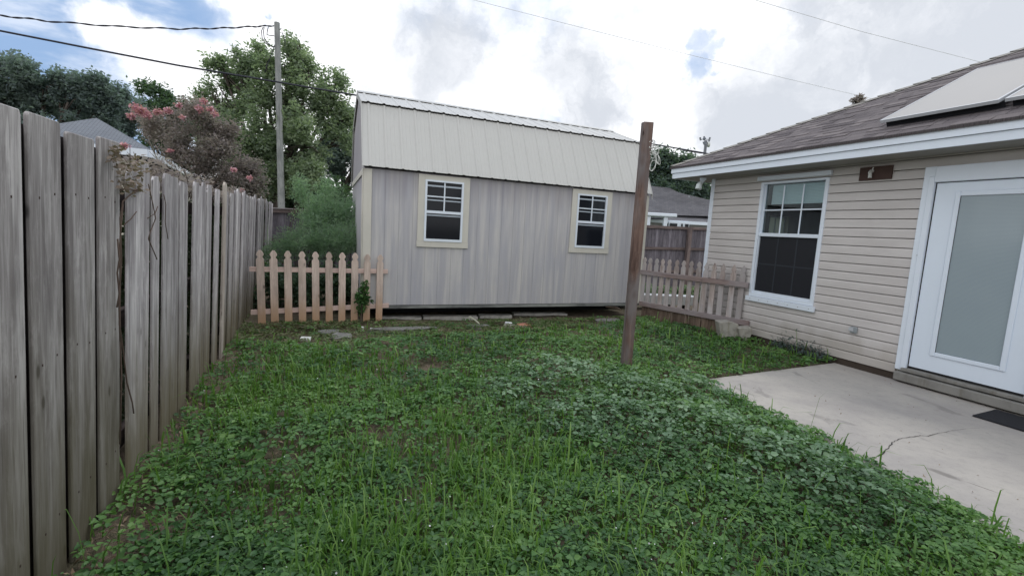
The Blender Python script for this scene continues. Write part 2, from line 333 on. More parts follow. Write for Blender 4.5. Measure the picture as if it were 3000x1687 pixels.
# ================================================================ GROUND
def coords(lo, hi, step, far):
    c = list(np.arange(lo, hi + 1e-6, step)); s = step
    a, b = lo, hi; left = []; right = []
    while b < far: s *= 1.5; b += s; a -= s; right.append(b); left.append(a)
    return np.array(left[::-1] + c + right)
xs = coords(-6, 6, .12, 420); ys = coords(.5, 14, .12, 420)
X, Y = np.meshgrid(xs, ys)
def fbm(x, y, sc, seed=0, o=4):
    r = np.random.default_rng(seed); v = np.zeros_like(x); a = 1; t = 0
    for i in range(o):
        for k in range(3):
            th = r.uniform(0, 2 * PI); ph = r.uniform(0, 2 * PI); f = sc * 2 ** i * r.uniform(.7, 1.3)
            v = v + a * np.sin(f * (x * math.cos(th) + y * math.sin(th)) + ph + 1.3 * np.sin(f * .6 * (y * math.cos(th) - x * math.sin(th)) + ph * 2))
        t += 3 * a; a *= .55
    return v / t
near = (np.abs(X) < 6.5) & (Y > 0) & (Y < 14)
Z = np.where(near, -.035 + .03 * fbm(X, Y, 2.2, 3), -.05)
nx, ny = len(xs), len(ys)
idx = np.arange(nx * ny).reshape(ny, nx)
F = np.stack([idx[:-1, :-1], idx[:-1, 1:], idx[1:, 1:], idx[1:, :-1]], -1).reshape(-1, 4)
struct(bigmesh('ground', np.stack([X, Y, Z], -1).reshape(-1, 3), F, M['ground'], smooth=True))
# ================================================================ PATIO
PE = [(2.02, 4.86), (2.22, 4.1), (2.38, 3.45), (2.56, 2.75), (2.72, 1.9), (2.85, 1.0), (3.0, -1.0)]
wl = [H(2.43, .05, 0), H(3.10, .05, 0), H(9.5, .05, 0)]
poly = PE + [(wl[2][0], wl[2][1]), (wl[1][0], wl[1][1]), (wl[0][0], wl[0][1])]
mb = MB(); nP = len(poly)
mb.add([(x, y, z) for z in (-.12, 0.0) for x, y in poly], [tuple(range(nP, 2 * nP))[::-1], tuple(range(nP))] + [(i, i + nP, (i + 1) % nP + nP, (i + 1) % nP) for i in range(nP)])
patio = struct(mb.build('patio', M['concrete'], origin=(2.4, 4, 0)))
ck = [on(*q, .004) for q in [(2575, 1336), (2590, 1322), (2612, 1300), (2622, 1290), (2640, 1283), (2668, 1279), (2700, 1275), (2722, 1276), (2750, 1268), (2790, 1260), (2830, 1254), (2870, 1252)]]
mb = MB(); vs = []
P2 = []
for a, b in zip(ck[:-1], ck[1:]):
    for k in range(4):
        P2.append(a + (b - a) * k / 4 + np.array([random.uniform(-.006, .006), random.uniform(-.006, .006), 0]))
P2.append(ck[-1])
for i, p in enumerate(P2):
    d = P2[min(i + 1, len(P2) - 1)] - P2[max(i - 1, 0)]; nn = np.array([-d[1], d[0], 0]) / np.hypot(d[0], d[1]); w = random.uniform(.0015, .0045) * (1 - .6 * i / len(P2))
    vs += [p + nn * w, p - nn * w]
mb.add(vs, [(2 * i, 2 * i + 1, 2 * i + 3, 2 * i + 2) for i in range(len(P2) - 1)])
struct(mb.build('crack', M['dark'], parent=patio))

# ================================================================ SHED
UR = 4.985; ZB = .235; ZE = 2.225
shed = thing('garden_shed', 'grey plywood storage shed with ivory metal gambrel roof', 'shed', S(2.5, -1.5, 0))
KZ, RZ, WD = 1.765 + EYE, 2.15 + EYE, 3.05
mb = MB(); mb.box(S, 0, UR, -.012, 0, ZB, ZE - .01, 'z', .5)                       # front
mb.box(S, 0, UR, -WD, -WD + .012, ZB, ZE - .01, 'z', .3)
mb.build('wall', M['shed'], shed)
for u0, u1 in ((0.0, .012), (UR - .012, UR)):
    mb = MB(); pl_ = [(.012, ZB), (WD - .012, ZB), (WD - .012, ZE), (2.57, KZ - .03), (1.52, RZ - .03), (.48, KZ - .03), (.012, ZE)]
    n_ = len(pl_); vs = [S(u, -d, z) for u in (u0, u1) for d, z in pl_]
    mb.add(vs, [tuple(range(n_)), tuple(range(2 * n_ - 1, n_ - 1, -1))] + [(i, i + n_, (i + 1) % n_ + n_, (i + 1) % n_) for i in range(n_)], [(d, u, z) for u in (u0, u1) for d, z in pl_], .6); mb.build('end_wall', M['shed'], shed)
for a, b, e in ((-.003, .112, 0), (UR - .112, UR + .003, 1)):
    mb = MB(); mb.box(S, a, b, .002, .022, ZB - .01, ZE - .02, 'z'); 
    if e: mb.box(S, UR + .002, UR + .02, -.1, .0, ZB - .01, ZE - .02, 'z')
    else: mb.box(S, -.02, -.002, -.1, .0, ZB - .01, ZE - .02, 'z')
    mb.build('corner_trim', M['shed_trim'], shed, bevel=.003)
mb = MB(); mb.box(S, -.02, -.002, -WD + .1, -.1, ZE - .10, ZE - .02, 'u'); mb.build('band_trim', M['shed_trim'], shed)
mb = MB(); mb.box(S, .01, UR - .01, -.09, -.004, ZB - .055, ZB - .008, 'u'); mb.build('floor_rim', wood('shed_floor_rim', (.26, .28, .27), (.09, .09, .095), var=.2, grey=(.36, .38, .36)), shed)
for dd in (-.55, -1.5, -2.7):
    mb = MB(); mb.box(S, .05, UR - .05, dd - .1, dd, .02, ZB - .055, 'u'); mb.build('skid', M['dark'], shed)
# roof sheets with ribs
def ribs(mb, p0, p1, u0, u1, fr=S, sp=.229, h=.013, ph=.10, back=False):
    (o0, z0), (o1, z1) = p0, p1; dx, dz = o1 - o0, z1 - z0; Ln = math.hypot(dx, dz); nx_, nz_ = dz / Ln, -dx / Ln
    if nz_ < 0 or (abs(nz_) < 1e-6 and nx_ < 0): nx_, nz_ = -nx_, -nz_
    prof = [(u0, 0)]; u = u0 + ph
    while u < u1 - .04:
        prof += [(u - .028, 0), (u - .010, h), (u + .010, h), (u + .028, 0)]
        for q in (.07, .13): 
            if u + q + .03 < u1 - .03: prof += [(u + q, 0), (u + q + .006, .003), (u + q + .014, .003), (u + q + .02, 0)]
        u += sp
    prof.append((u1, 0)); n = len(prof)
    vs = [fr(u, o0 + nx_ * e, z0 + nz_ * e) for u, e in prof] + [fr(u, o1 + nx_ * e, z1 + nz_ * e) for u, e in prof]
    t = -.006; vs += [fr(u, o0 + nx_ * (e + t), z0 + nz_ * (e + t)) for u, e in prof] + [fr(u, o1 + nx_ * (e + t), z1 + nz_ * (e + t)) for u, e in prof]
    fs = [(i, i + 1, n + i + 1, n + i) for i in range(n - 1)] + [(2 * n + i, 3 * n + i, 3 * n + i + 1, 2 * n + i + 1) for i in range(n - 1)]
    fs += [(n + i, n + i + 1, 3 * n + i + 1, 3 * n + i) for i in range(n - 1)] + [(i, 2 * n + i, 2 * n + i + 1, i + 1) for i in range(n - 1)]
    mb.add(vs, fs, [(u, e, 0) for u, e in prof] * 4)
U0, U1 = 0.0 - .02, UR + .02
mb = MB(); ribs(mb, (-.452, KZ - .02), (.075, ZE + .01), U0, U1); ribs(mb, (-WD + .452, KZ - .02), (-WD - .075, ZE + .01), U0, U1)
mb.build('lower_roof', M['metal'], shed)
mb = MB(); ribs(mb, (-1.5, RZ), (-.43, KZ + .004), U0 - .005, U1 + .005); ribs(mb, (-1.53, RZ), (-WD + .43, KZ + .004), U0 - .005, U1 + .005)
ur = mb.build('upper_roof', M['metal_top'], shed)
mb = MB(); mb.add([S(u, o, z) for u in (U0 - .01, U1 + .01) for o, z in ((-1.36, RZ - .028), (-1.5, RZ + .028), (-1.64, RZ - .028), (-1.64, RZ - .034), (-1.5, RZ + .022), (-1.36, RZ - .034))], [(0, 1, 7, 6), (1, 2, 8, 7), (2, 3, 9, 8), (3, 4, 10, 9), (4, 5, 11, 10), (5, 0, 6, 11), (0, 5, 4, 3, 2, 1), (6, 7, 8, 9, 10, 11)])
sub(mb.build('ridge_cap', M['metal'], shed), ur)
# rake trims at both ends
for u0, u1 in ((U0 - .012, U0 - .002), (U1 + .002, U1 + .012)):
    mb = MB()
    pts = [(.075, ZE), (-.43, KZ), (-1.515, RZ), (-WD + .43, KZ), (-WD - .075, ZE)]
    for (oa, za), (ob, zb) in zip(pts[:-1], pts[1:]):
        mb.add([S(u, o, z + dz) for u in (u0, u1) for o, z in ((oa, za), (ob, zb)) for dz in (-.085, .012)], [(0, 1, 3, 2), (4, 6, 7, 5), (1, 5, 7, 3), (0, 2, 6, 4), (0, 4, 5, 1), (2, 3, 7, 6)])
    mb.build('rake_trim', M['metal'], shed)
def shed_window(uw):
    tw, z0, z1 = .797, -.3263 + EYE, .7543 + EYE; f = .1003; a, b = uw, uw + tw; wz0, wz1 = -.2362 + EYE, .6788 + EYE
    mb = MB(); mb.box(S, a, a + f, .002, .022, z0 + .09, z1, 'z'); mb.box(S, b - f, b, .002, .022, z0 + .09, z1, 'z'); mb.box(S, a + f, b - f, .002, .022, wz1, z1 - .002, 'u'); mb.box(S, a - .006, b + .006, .002, .024, z0, z0 + .089, 'u')
    w = mb.build('window', M['shed_trim'], shed, bevel=.002)
    p, q = a + f, b - f; e = .030
    mb = MB(); mb.box(S, p, p + e, .0, .034, wz0, wz1); mb.box(S, q - e, q, .0, .034, wz0, wz1); mb.box(S, p + e, q - e, .0, .034, wz0, wz0 + .038); mb.box(S, p + e, q - e, .0, .034, wz1 - .026, wz1)
    zm = .208 + EYE; mb.box(S, p + e, q - e, .0, .030, zm - .022, zm + .018); sub(mb.build('sash_frame', M['white'], shed), w)
    um = (p + q) / 2; zq = (zm + wz1) / 2 - .006
    mb = MB(); mb.box(S, um - .010, um + .010, .012, .024, zm + .018, wz1 - .026); mb.box(S, p + e, um - .010, .012, .022, zq - .009, zq + .009); mb.box(S, um + .010, q - e, .012, .022, zq - .009, zq + .009)
    sub(mb.build('muntin', M['mullion'], shed), w)
    mb = MB(); 
    for zz, hh in ((wz1 - .085, .012), (zq - .055, .009), (zm - .05, .012)): mb.box(S, p + e, q - e, .004, .010, zz - hh, zz + hh)
    sub(mb.build('inner_rail', plain('inner_sash_rail', (.42, .48, .55), .5, .4), shed), w)
    mb = MB(); mb.box(S, p + e - .004, q - e + .004, .001, .0035, wz0 + .03, wz1 - .02); sub(mb.build('pane', M['dark_glass'], shed), w)
shed_window(.78); shed_window(3.3966)

# ================================================================ HOUSE
house = thing('house', 'single-storey house with beige vinyl siding and brown hip shingle roof', 'house', H(3, -3, 0))
WT = 1.04 + EYE; HZB = -1.378 + EYE; UE = 11.0
w0, w1, wz0, wz1 = .9916, 2.0294, -.79 + EYE, .9069 + EYE
du, ds, dtz = 3.091, 3.2114, .92 + EYE; dend = ds + .965 + .12
EXP = .1093; zl = .7013 + EYE; k0 = math.floor((zl - HZB) / EXP)
LIP = zl - k0 * EXP
def siding(mb, u0, u1, z0, z1):
    k = math.floor((z0 - LIP) / EXP); 
    while True:
        a = LIP + k * EXP; b = a + EXP
        lo, hi = max(a, z0), min(b, z1)
        if lo >= z1 - 1e-6: break
        if hi > lo + 1e-6:
            def off(z):       # profile: lip at the bottom, dutch-lap slope to the top
                t = (z - a) / EXP
                return -.014 if t > .91 else .019 - .003 * min(t / .72, 1) - (max(0, t - .72) / .28) * .010
            zz = [lo] + [z for z in (a + .72 * EXP, a + .909 * EXP, a + .911 * EXP) if lo < z < hi] + [hi]
            vs = [H(u, off(z), z) for z in zz for u in (u0, u1)]; n = len(zz)
            ts = [(u, 0, z) for z in zz for u in (u0, u1)]
            fs = [(2 * i, 2 * i + 1, 2 * i + 3, 2 * i + 2) for i in range(n - 1)]
            if lo == a:    # underside of the lip
                vs += [H(u0, -.013, a), H(u1, -.013, a)]; ts += [(u0, 0, a), (u1, 0, a)]; m = 2 * n; fs.append((m, m + 1, 1, 0))
            mb.add(vs, fs, ts, random.random())
        k += 1
mb = MB()
siding(mb, .05, w0, HZB, WT); siding(mb, w0, w1, HZB, wz0); siding(mb, w0, w1, wz1, WT); siding(mb, w1, du, HZB, WT); siding(mb, du, dend, dtz, WT); siding(mb, dend, UE, HZB, WT)
wallo = mb.build('siding_wall', M['siding'], house)
mb = MB()
mb.box(H, .02, w0, -.15, -.014, HZB, WT); mb.box(H, w0, w1, -.15, -.014, HZB, wz0); mb.box(H, w0, w1, -.15, -.014, wz1, WT); mb.box(H, w1, du, -.15, -.014, HZB, WT); mb.box(H, du, dend, -.15, -.014, dtz, WT); mb.box(H, dend, UE, -.15, -.014, HZB, WT)
mb.box(H, 0.02, .17, -9.0, -1.68, HZB, WT); mb.box(H, 0.02, .17, -1.2, -.151, HZB, WT); mb.box(H, 0.02, .17, -1.68, -1.2, HZB, 1.1); mb.box(H, 0.02, .17, -1.68, -1.2, 1.95, WT); mb.box(H, .171, UE, -9.0, -8.85, HZB, 1.1); mb.box(H, .171, .9, -9.0, -8.85, 1.101, WT); mb.box(H, 2.6, UE, -9.0, -8.85, 1.101, WT)
mb.build('inner_wall', M['nb_wall'], house)
mb = MB(); mb.box(H, .0, .066, .001, .024, HZB, WT, 'z'); mb.box(H, -.012, -.0, -.07, .024, HZB, WT, 'z'); mb.build('corner_post', M['white'], house, bevel=.003)
mb = MB(); mb.box(H, .02, UE, -.14, .0, -.06, HZB - .004); mb.build('foundation', plain('dark_foundation', (.075, .06, .05), .9, .1, .5, 12), house)
# window
wf = MB(); e = .045
wf.box(H, w0, w0 + e, -.05, .030, wz0, wz1); wf.box(H, w1 - e, w1, -.05, .030, wz0, wz1); wf.box(H, w0 + e, w1 - e, -.05, .030, wz0, wz0 + .05); wf.box(H, w0 + e, w1 - e, -.05, .030, wz1 - .03, wz1)
win = wf.build('window', M['white'], house, bevel=.003)
zm = .145 + EYE
mb = MB(); mb.box(H, w0 + e, w1 - e, -.03, .018, zm - .030, zm + .020); mb.box(H, w1 - e - .022, w1 - e, -.04, .012, wz0 + .05, zm - .030); mb.box(H, w0 + e, w0 + e + .012, -.04, .008, wz0 + .05, zm - .030); mb.box(H, w0 + e, w1 - e, -.03, .010, wz0 + .05, wz0 + .085)
mb.box(H, w1 - e - .03, w1 - e, -.04, -.005, zm + .02, wz1 - .03); mb.box(H, w0 + e, w0 + e + .02, -.04, -.005, zm + .02, wz1 - .03)
sub(mb.build('sash', M['mullion'], house, bevel=.002), win)
gu0, gu1 = w0 + e + .02, w1 - e - .03; gz0, gz1 = zm + .02, wz1 - .03; gm = (gz0 + gz1) / 2 - .02
mb = MB()
for t in (1 / 3, 2 / 3): u = gu0 + (gu1 - gu0) * t; mb.box(H, u - .009, u + .009, -.022, -.014, gz0, gz1 - .03)
for a, b in ((gu0, gu0 + (gu1 - gu0) / 3 - .009), (gu0 + (gu1 - gu0) / 3 + .009, gu0 + (gu1 - gu0) * 2 / 3 - .009), (gu0 + (gu1 - gu0) * 2 / 3 + .009, gu1)): mb.box(H, a, b, -.022, -.014, gm - .009, gm + .009)
sub(mb.build('muntin', M['mullion'], house), win)
mb = MB(); mb.box(H, gu0, gu1, -.034, -.030, gz0, gz1); sub(mb.build('pane', M['clear'], house), win)
mb = MB(); mb.box(H, w0 + e + .012, w1 - e - .022, -.020, -.017, wz0 + .085, zm - .03); sub(mb.build('insect_screen', M['screen'], house), win)
mb = MB(); lz0, lz1 = wz0 + .085, zm - .03; lm = (lz0 + lz1) / 2; mc = plain('muntin_behind_screen', (.035, .04, .05), .6, .2)
for t in (1 / 3, 2 / 3): u = gu0 + (gu1 - gu0) * t; mb.box(H, u - .010, u + .010, -.0168, -.0145, lz0, lz1)
for a, b in ((gu0, gu0 + (gu1 - gu0) / 3 - .01), (gu0 + (gu1 - gu0) / 3 + .01, gu0 + (gu1 - gu0) * 2 / 3 - .01), (gu0 + (gu1 - gu0) * 2 / 3 + .01, gu1)): mb.box(H, a, b, -.0168, -.0145, lm - .009, lm + .009)
sub(mb.build('lower_muntin', mc, house), win)
mb = MB(); mb.box(H, w0 - .03, w1 + .035, .020, .060, wz0 - .075, wz0 - .004, 'u')
sill = sub(mb.build('sill', M['white'], house, bevel=.004), win)
for k in range(7): mb = MB(); u = w0 + .06 + k * .158; mb.box(H, u - .006, u + .006, .0601, .063, wz0 - .045, wz0 - .032); sub(mb.build('screw', M['steel'], house), win)
mb = MB(); mb.box(H, w0 - .055, w1 + .03, .020, .060, wz1 + .024, wz1 + .085, 'u'); sub(mb.build('head_trim', M['white'], house, bevel=.004), win)
# blind and room behind
mb = MB(); nb = 14
for k in range(nb):
    z = gz1 - .01 - k * .020; mb.box(H, gu0 + .06, gu1 + .02, -.10, -.075, z - .017, z, sh=(0, -.006))
sub(mb.build('blind', M['blindcloth'], house), win)
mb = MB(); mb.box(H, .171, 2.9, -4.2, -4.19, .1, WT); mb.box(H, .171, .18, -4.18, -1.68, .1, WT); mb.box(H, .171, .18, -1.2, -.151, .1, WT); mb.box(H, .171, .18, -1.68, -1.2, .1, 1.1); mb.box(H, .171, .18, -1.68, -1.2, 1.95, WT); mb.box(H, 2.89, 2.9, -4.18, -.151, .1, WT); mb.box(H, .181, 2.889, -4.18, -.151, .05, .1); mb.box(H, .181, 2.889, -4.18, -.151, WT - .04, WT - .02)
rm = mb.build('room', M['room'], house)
mb = MB(); mb.box(H, .08, .10, -1.68, -1.66, 1.1, 1.95); mb.box(H, .08, .10, -1.22, -1.2, 1.1, 1.95); mb.box(H, .08, .10, -1.45, -1.43, 1.1, 1.95); mb.box(H, .08, .10, -1.66, -1.45, 1.93, 1.95); mb.box(H, .08, .10, -1.43, -1.22, 1.93, 1.95)
sw = mb.build('window', M['white'], house); sw['label'] = 'small side window seen through the room'
mb = MB(); mb.box(H, .085, .088, -1.66, -1.22, 1.1, 1.93); sub(mb.build('pane', leafmat('drawn_pale_shade', [(.60, .62, .56), (.62, .64, .58)], .7, .8, .1, 1, (1, 1, .95)), house), sw)
# door
zb = -1.276 + EYE; DT = .754 + EYE
mb = MB(); mb.box(H, du, ds - .012, .0, .035, zb - .05, dtz + .005, 'z'); mb.box(H, ds - .012, dend, .0, .050, DT + .002, dtz + .0, 'u'); mb.box(H, dend - .12, dend, .0, .035, zb - .05, DT, 'z')
mb.box(H, du + .055, ds - .014, .036, .045, zb - .03, dtz - .10, 'z')
fr_ = mb.build('door_frame', M['white'], house, bevel=.004)
mb = MB(); g0, g1, gz0, gz1 = 3.434, 3.965, -1.05 + EYE, .603 + EYE; D0, D1 = ds, dend - .12
o0, o1 = -.03, .006
mb.box(H, D0, g0 - .04, o0, o1, zb + .012, DT - .006); mb.box(H, g1 + .04, D1, o0, o1, zb + .012, DT - .006); mb.box(H, g0 - .04, g1 + .04, o0, o1, zb + .012, gz0 - .045); mb.box(H, g0 - .04, g1 + .04, o0, o1, gz1 + .05, DT - .006)
door = mb.build('door', M['white2'], house)
mb = MB()
for a, b, c, d in ((g0 - .045, g0, gz0 - .045, gz1 + .05), (g1, g1 + .045, gz0 - .045, gz1 + .05), (g0, g1, gz0 - .045, gz0), (g0, g1, gz1, gz1 + .05)): mb.box(H, a, b, .0062, .020, c, d)
sub(mb.build('lite_frame', M['white2'], house, bevel=.006), door)
mb = MB(); mb.box(H, g0, g1, -.02, .002, gz0, gz1); sub(mb.build('pane', M['frost'], house), door)
mb = MB(); mb.box(H, D0 - .012, D1, -.04, .0, zb - .012, zb + .010); mb.box(H, ds - .011, ds - .0005, -.02, .002, zb, DT); sub(mb.build('weather_strip', M['black'], house), door)
mb = MB(); mb.box(H, ds - .04, dend - .09, -.02, .075, zb - .05, zb - .014, 'u'); mb.build('threshold', M['step'], house, bevel=.004)
mb = MB(); mb.tube([H(3.145, .044, 1.42), H(3.145, .047, 1.42)], .006, 8); sub(mb.build('screw', M['steel'], house), fr_)
# light mount + lamp, outlet, flood light
mb = MB(); mb.box(H, 2.405, 2.765, .020, .040, 2.278, 2.435, 'u'); lp = mb.build('light_mount', M['brown'], house)
mb = MB(); mb.tube([H(2.55, .040, 2.385), H(2.55, .075, 2.375), H(2.555, .10, 2.355)], [.022, .018, .012], 10); mb.tube([H(2.555, .085, 2.37), H(2.56, .085, 2.30)], [.017, .02], 10); mb.tube([H(2.55, .05, 2.385), H(2.575, .07, 2.42)], [.008, .006], 8)
sub(mb.build('lamp_socket', M['rope'], house), lp)
mb = MB(); mb.box(H, 2.555, 2.635, .020, .05, .425, .50); ob = mb.build('outlet_box', plain('grey_outlet_cover', (.26, .29, .31), .5, .4), house, bevel=.006)
mb = MB(); mb.box(H, 2.545, 2.60, .0505, .058, .447, .49); sub(mb.build('outlet_cover', M['steel'], house), ob)
fp = on(2060, 522, 1.03 + EYE)
mb = MB(); x, y, z = fp; mb.tube([(x, y, z + .0), (x, y, z - .035)], [.055, .05], 12); mb.tube([(x, y, z - .03), (x - .04, y - .03, z - .09)], [.035, .028], 10)
fl = mb.build('flood_light', M['white'], house, smooth=False)
mb = MB(); mb.tube([(x - .045, y - .03, z - .08), (x - .075, y - .055, z - .12), (x - .085, y - .062, z - .19)], [.03, .045, .05], 12); sub(mb.build('lamp_head', plain('lamp_head_white', (.62, .68, .70), .4, .4), house), fl)
# eaves
OH = .48; ZF0, ZF1, ZF2 = 1.037 + EYE, 1.125 + EYE, 1.225 + EYE; EU = -OH
DEP = 9.0
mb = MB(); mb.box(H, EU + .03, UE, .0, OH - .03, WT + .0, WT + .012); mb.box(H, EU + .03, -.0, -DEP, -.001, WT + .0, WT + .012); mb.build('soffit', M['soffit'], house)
mb = MB(); mb.box(H, EU + .02, UE, OH - .03, OH - .008, ZF0, ZF1 - .004, 'u'); mb.box(H, EU + .008, EU + .03, -DEP, OH - .008, ZF0, ZF1 - .004, 'u'); mb.build('fascia', M['white'], house)
mb = MB(); mb.box(H, EU - .004, UE, OH - .03, OH + .012, ZF1, ZF2 - .005, 'u'); mb.box(H, EU - .012, EU + .02, -DEP, OH - .031, ZF1, ZF2 - .005, 'u'); mb.build('gutter_board', M['white'], house)
PIT = .5; e0 = OH + .03; rz = ZF2; half = (DEP + 2 * OH) / 2 - OH + .0
Rw = half + OH
def rp(u, o, z): return H(u, o, z)
A = (EU - .03, e0); zr = rz + PIT * (Rw)
r0 = (EU - .03 + Rw, e0 - Rw)
mb = MB(); t = .028
def sl(pts): # pts (u,o,z) planar -> thick slab
    n = len(pts); 
    return n
def slab(mb, pts, tcs, rnd=.5):
    n = len(pts); top = [H(u, o, z) for u, o, z in pts]; bot = [H(u, o, z - t) for u, o, z in pts]
    mb.add(top + bot, [tuple(range(n)), tuple(range(2 * n - 1, n - 1, -1))] + [(i, i + n, (i + 1) % n + n, (i + 1) % n) for i in range(n)], [(a, b, 0) for a, b in tcs] * 2, rnd)
k_ = math.hypot(1, PIT)
slab(mb, [(A[0], e0, rz), (UE + 1, e0, rz), (UE + 1, r0[1], zr), (r0[0], r0[1], zr)], [(A[0], 0), (UE + 1, 0), (UE + 1, Rw * k_), (r0[0], Rw * k_)])
slab(mb, [(A[0], e0, rz), (r0[0], r0[1], zr), (A[0], e0 - 2 * Rw, rz)], [(0, 0), (Rw, Rw * k_), (2 * Rw, 0)])
slab(mb, [(A[0], e0 - 2 * Rw, rz), (r0[0], r0[1], zr), (UE + 1, r0[1], zr), (UE + 1, e0 - 2 * Rw, rz)], [(A[0], 0), (r0[0], Rw * k_), (UE + 1, Rw * k_), (UE + 1, 0)])
roof = mb.build('roof', M['shingle'], house)
# shingle courses: thin raised butt edges for real relief
mb = MB(); course = .14 / k_; k = 0; 
while k * course < Rw - .3:
    o = e0 - k * course; z = rz + PIT * k * course; ul = A[0] + k * course + .03; u = ul
    while u < 7.5:
        w = random.choice((.12, .17, .24, .3)); 
        if random.random() < .55 and k * course < 3.8: 
            h = random.uniform(.003, .009)
            mb.add([H(u, o, z + .002), H(u + w, o, z + .002), H(u + w, o, z + .002 + h), H(u, o, z + .002 + h), H(u, o - course * .95, z + .002 + PIT * course * .95), H(u + w, o - course * .95, z + .002 + PIT * course * .95)], [(0, 1, 2, 3), (3, 2, 5, 4), (0, 3, 4), (1, 5, 2)], [(u, 0, k * .14 + 0), (u + w, 0, k * .14), (u + w, k * .14 + .01, 0), (u, k * .14 + .01, 0), (u, k * .14 + .13, 0), (u + w, k * .14 + .13, 0)])
        u += w
    k += 1
n = NT('shingle_tab'); g = n.node('ShaderNodeNewGeometry').outputs['Position']; r = n.attr('rnd')
cc = n.mix(n.rng(r, 0, 1), (.07, .060, .066), (.17, .15, .152)); cc = n.mix(n.rng(n.noise(g, 120, 3), .4, .7, 0, .5), cc, (.26, .24, .24)); n.col(cc, .92, .15)
sub(mb.build('shingle_tab', n.m, house), roof)
mb = MB(); nC = 34
for k in range(nC):
    a = k / nC * Rw * .98; b = a + Rw / nC * 1.25; w = .11
    def hp(s, off, up): return H(A[0] + s + off, e0 - s + off, rz + PIT * s + up - PIT * 0)
    c1 = hp(a, 0, .035); c2 = hp(b, 0, .018)
    def side(s, d, up):  # d=+1 yard face, -1 end face
        return H(A[0] + s + (w if d > 0 else 0), e0 - s - (w if d < 0 else 0), rz + PIT * s + up)
    mb.add([side(a, 1, .018), c1, side(a, -1, .018), side(b, 1, .006), c2, side(b, -1, .006)], [(0, 1, 4, 3), (1, 2, 5, 4), (0, 2, 1)])
sub(mb.build('hip_cap', M['hipcap'], house), roof)
# solar panels on the roof: things of their own
def roofp(u, o, h): nz_ = 1 / k_; return H(u, o + h * PIT / k_, rz + PIT * (e0 - o) + h / k_)
def solar(u0, lab):
    o0, o1 = .22, -1.50; h0, h1 = .070, .10
    root = thing('solar_panel', lab, 'solar panel', roofp(u0, o0, 0), 'solar panels on the house roof')
    mb = MB(); c = [(u0, o0), (u0 + 1.03, o0), (u0 + 1.03, o1), (u0, o1)]; ii = [(u0 + .02, o0 - .02), (u0 + 1.01, o0 - .02), (u0 + 1.01, o1 + .02), (u0 + .02, o1 + .02)]
    mb.add([roofp(u, o, h) for h in (h0, h1 - .003) for u, o in ii], [(0, 1, 2, 3), (7, 6, 5, 4)]); mb.build('glass', M['solar'], root)
    mb = MB()
    for i in range(4):
        j = (i + 1) % 4
        mb.add([roofp(*q, h) for h in (h0 - .002, h1) for q in (c[i], c[j], ii[j], ii[i])], [(3, 2, 1, 0), (4, 5, 6, 7), (0, 1, 5, 4), (2, 3, 7, 6)])
    mb.build('frame', M['steel'], root)
    for uu in (u0 + .22, u0 + .8):
        mb = MB(); q = [roofp(uu + a, o, h) for h in (.005, h0 - .003) for a, o in ((0, o0 - .12), (.04, o0 - .12), (.04, o1 + .1), (0, o1 + .1))]
        mb.add(q, [(3, 2, 1, 0), (4, 5, 6, 7)] + [(i, (i + 1) % 4, (i + 1) % 4 + 4, i + 4) for i in range(4)]); mb.build('mounting_rail', M['steel'], root)
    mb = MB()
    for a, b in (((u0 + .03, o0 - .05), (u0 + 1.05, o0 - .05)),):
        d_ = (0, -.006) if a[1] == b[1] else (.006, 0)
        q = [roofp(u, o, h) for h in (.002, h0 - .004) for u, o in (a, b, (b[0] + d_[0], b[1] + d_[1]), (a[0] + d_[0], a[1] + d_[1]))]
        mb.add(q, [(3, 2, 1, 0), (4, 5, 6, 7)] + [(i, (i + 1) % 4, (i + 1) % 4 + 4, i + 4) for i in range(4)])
    mb.build('shade_strip', M['mat'], root)  # black strip added as the shadow band below the panel's lower edge
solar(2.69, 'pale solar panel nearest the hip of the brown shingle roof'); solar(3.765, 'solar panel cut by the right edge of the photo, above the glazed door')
# step, mat
mb = MB(); mb.box(H, 3.135, 5.2, .078, .125, .02, .115, 'u'); mb.box(H, 3.135, 5.2, .0, .077, .02, .112, 'u')
tag(mb.build('door_step', M['step'], bevel=.008), 'low grey concrete step below the white glazed door', 'step')
a = on(2848.7, 1215.7, .012)[:2]; b = on(2917.5, 1199, .012)[:2]; v = b - a; 
mb = MB(); fr = lambda u, o, z: (a[0] + v[0] * o + HU[0] * u, a[1] + v[1] * o + HU[1] * u, z)
mb.box(fr, 0, .76, 0, 1, .002, .016, 'u'); dm = mb.build('door_mat', M['mat'], bevel=.003); tag(dm, 'black rubber mat lying on the concrete patio by the door step', 'door mat')

# ================================================================ LEFT FENCE
def board(mb, u0, u1, z0, z1, o=0, tl=0, th=.018, fr=L, dog=.03, ol=0):
    c = min(dog, (u1 - u0) * .35); j = random.uniform(-.006, .006)
    pts = [(u0, z0), (u1, z0), (u1 + tl, z1 - c * random.uniform(.7, 1.3)), (u1 - c * .8 + tl, z1 + j), (u0 + c * .8 + tl, z1), (u0 + tl, z1 - c * random.uniform(.7, 1.3))]
    mid = []   # warp: add mid points
    mb.prism(fr, pts, o, o + th)
lf = thing('wooden_fence', 'tall weathered grey board fence along the left side of the yard', 'fence', L(0, 0, 0))
mb = MB(); gaps = [-2.9, -2.61, -2.33, -2.06, -1.773, -1.51, -1.226, -.945]
for a, b in zip(gaps[:-1], gaps[1:]):
    hz = 1.745 + random.uniform(-.012, .012) + (.02 if b > -1.1 else -.005); board(mb, a + .024, b - .024, -.05, hz, .0, random.uniform(-.005, .005), .014, dog=.010)
nails = [(a + .028 + t * (b - a - .055), z) for a, b in zip(gaps[:-1], gaps[1:]) for z in (.24, .88, 1.48) for t in (.25, .75)]
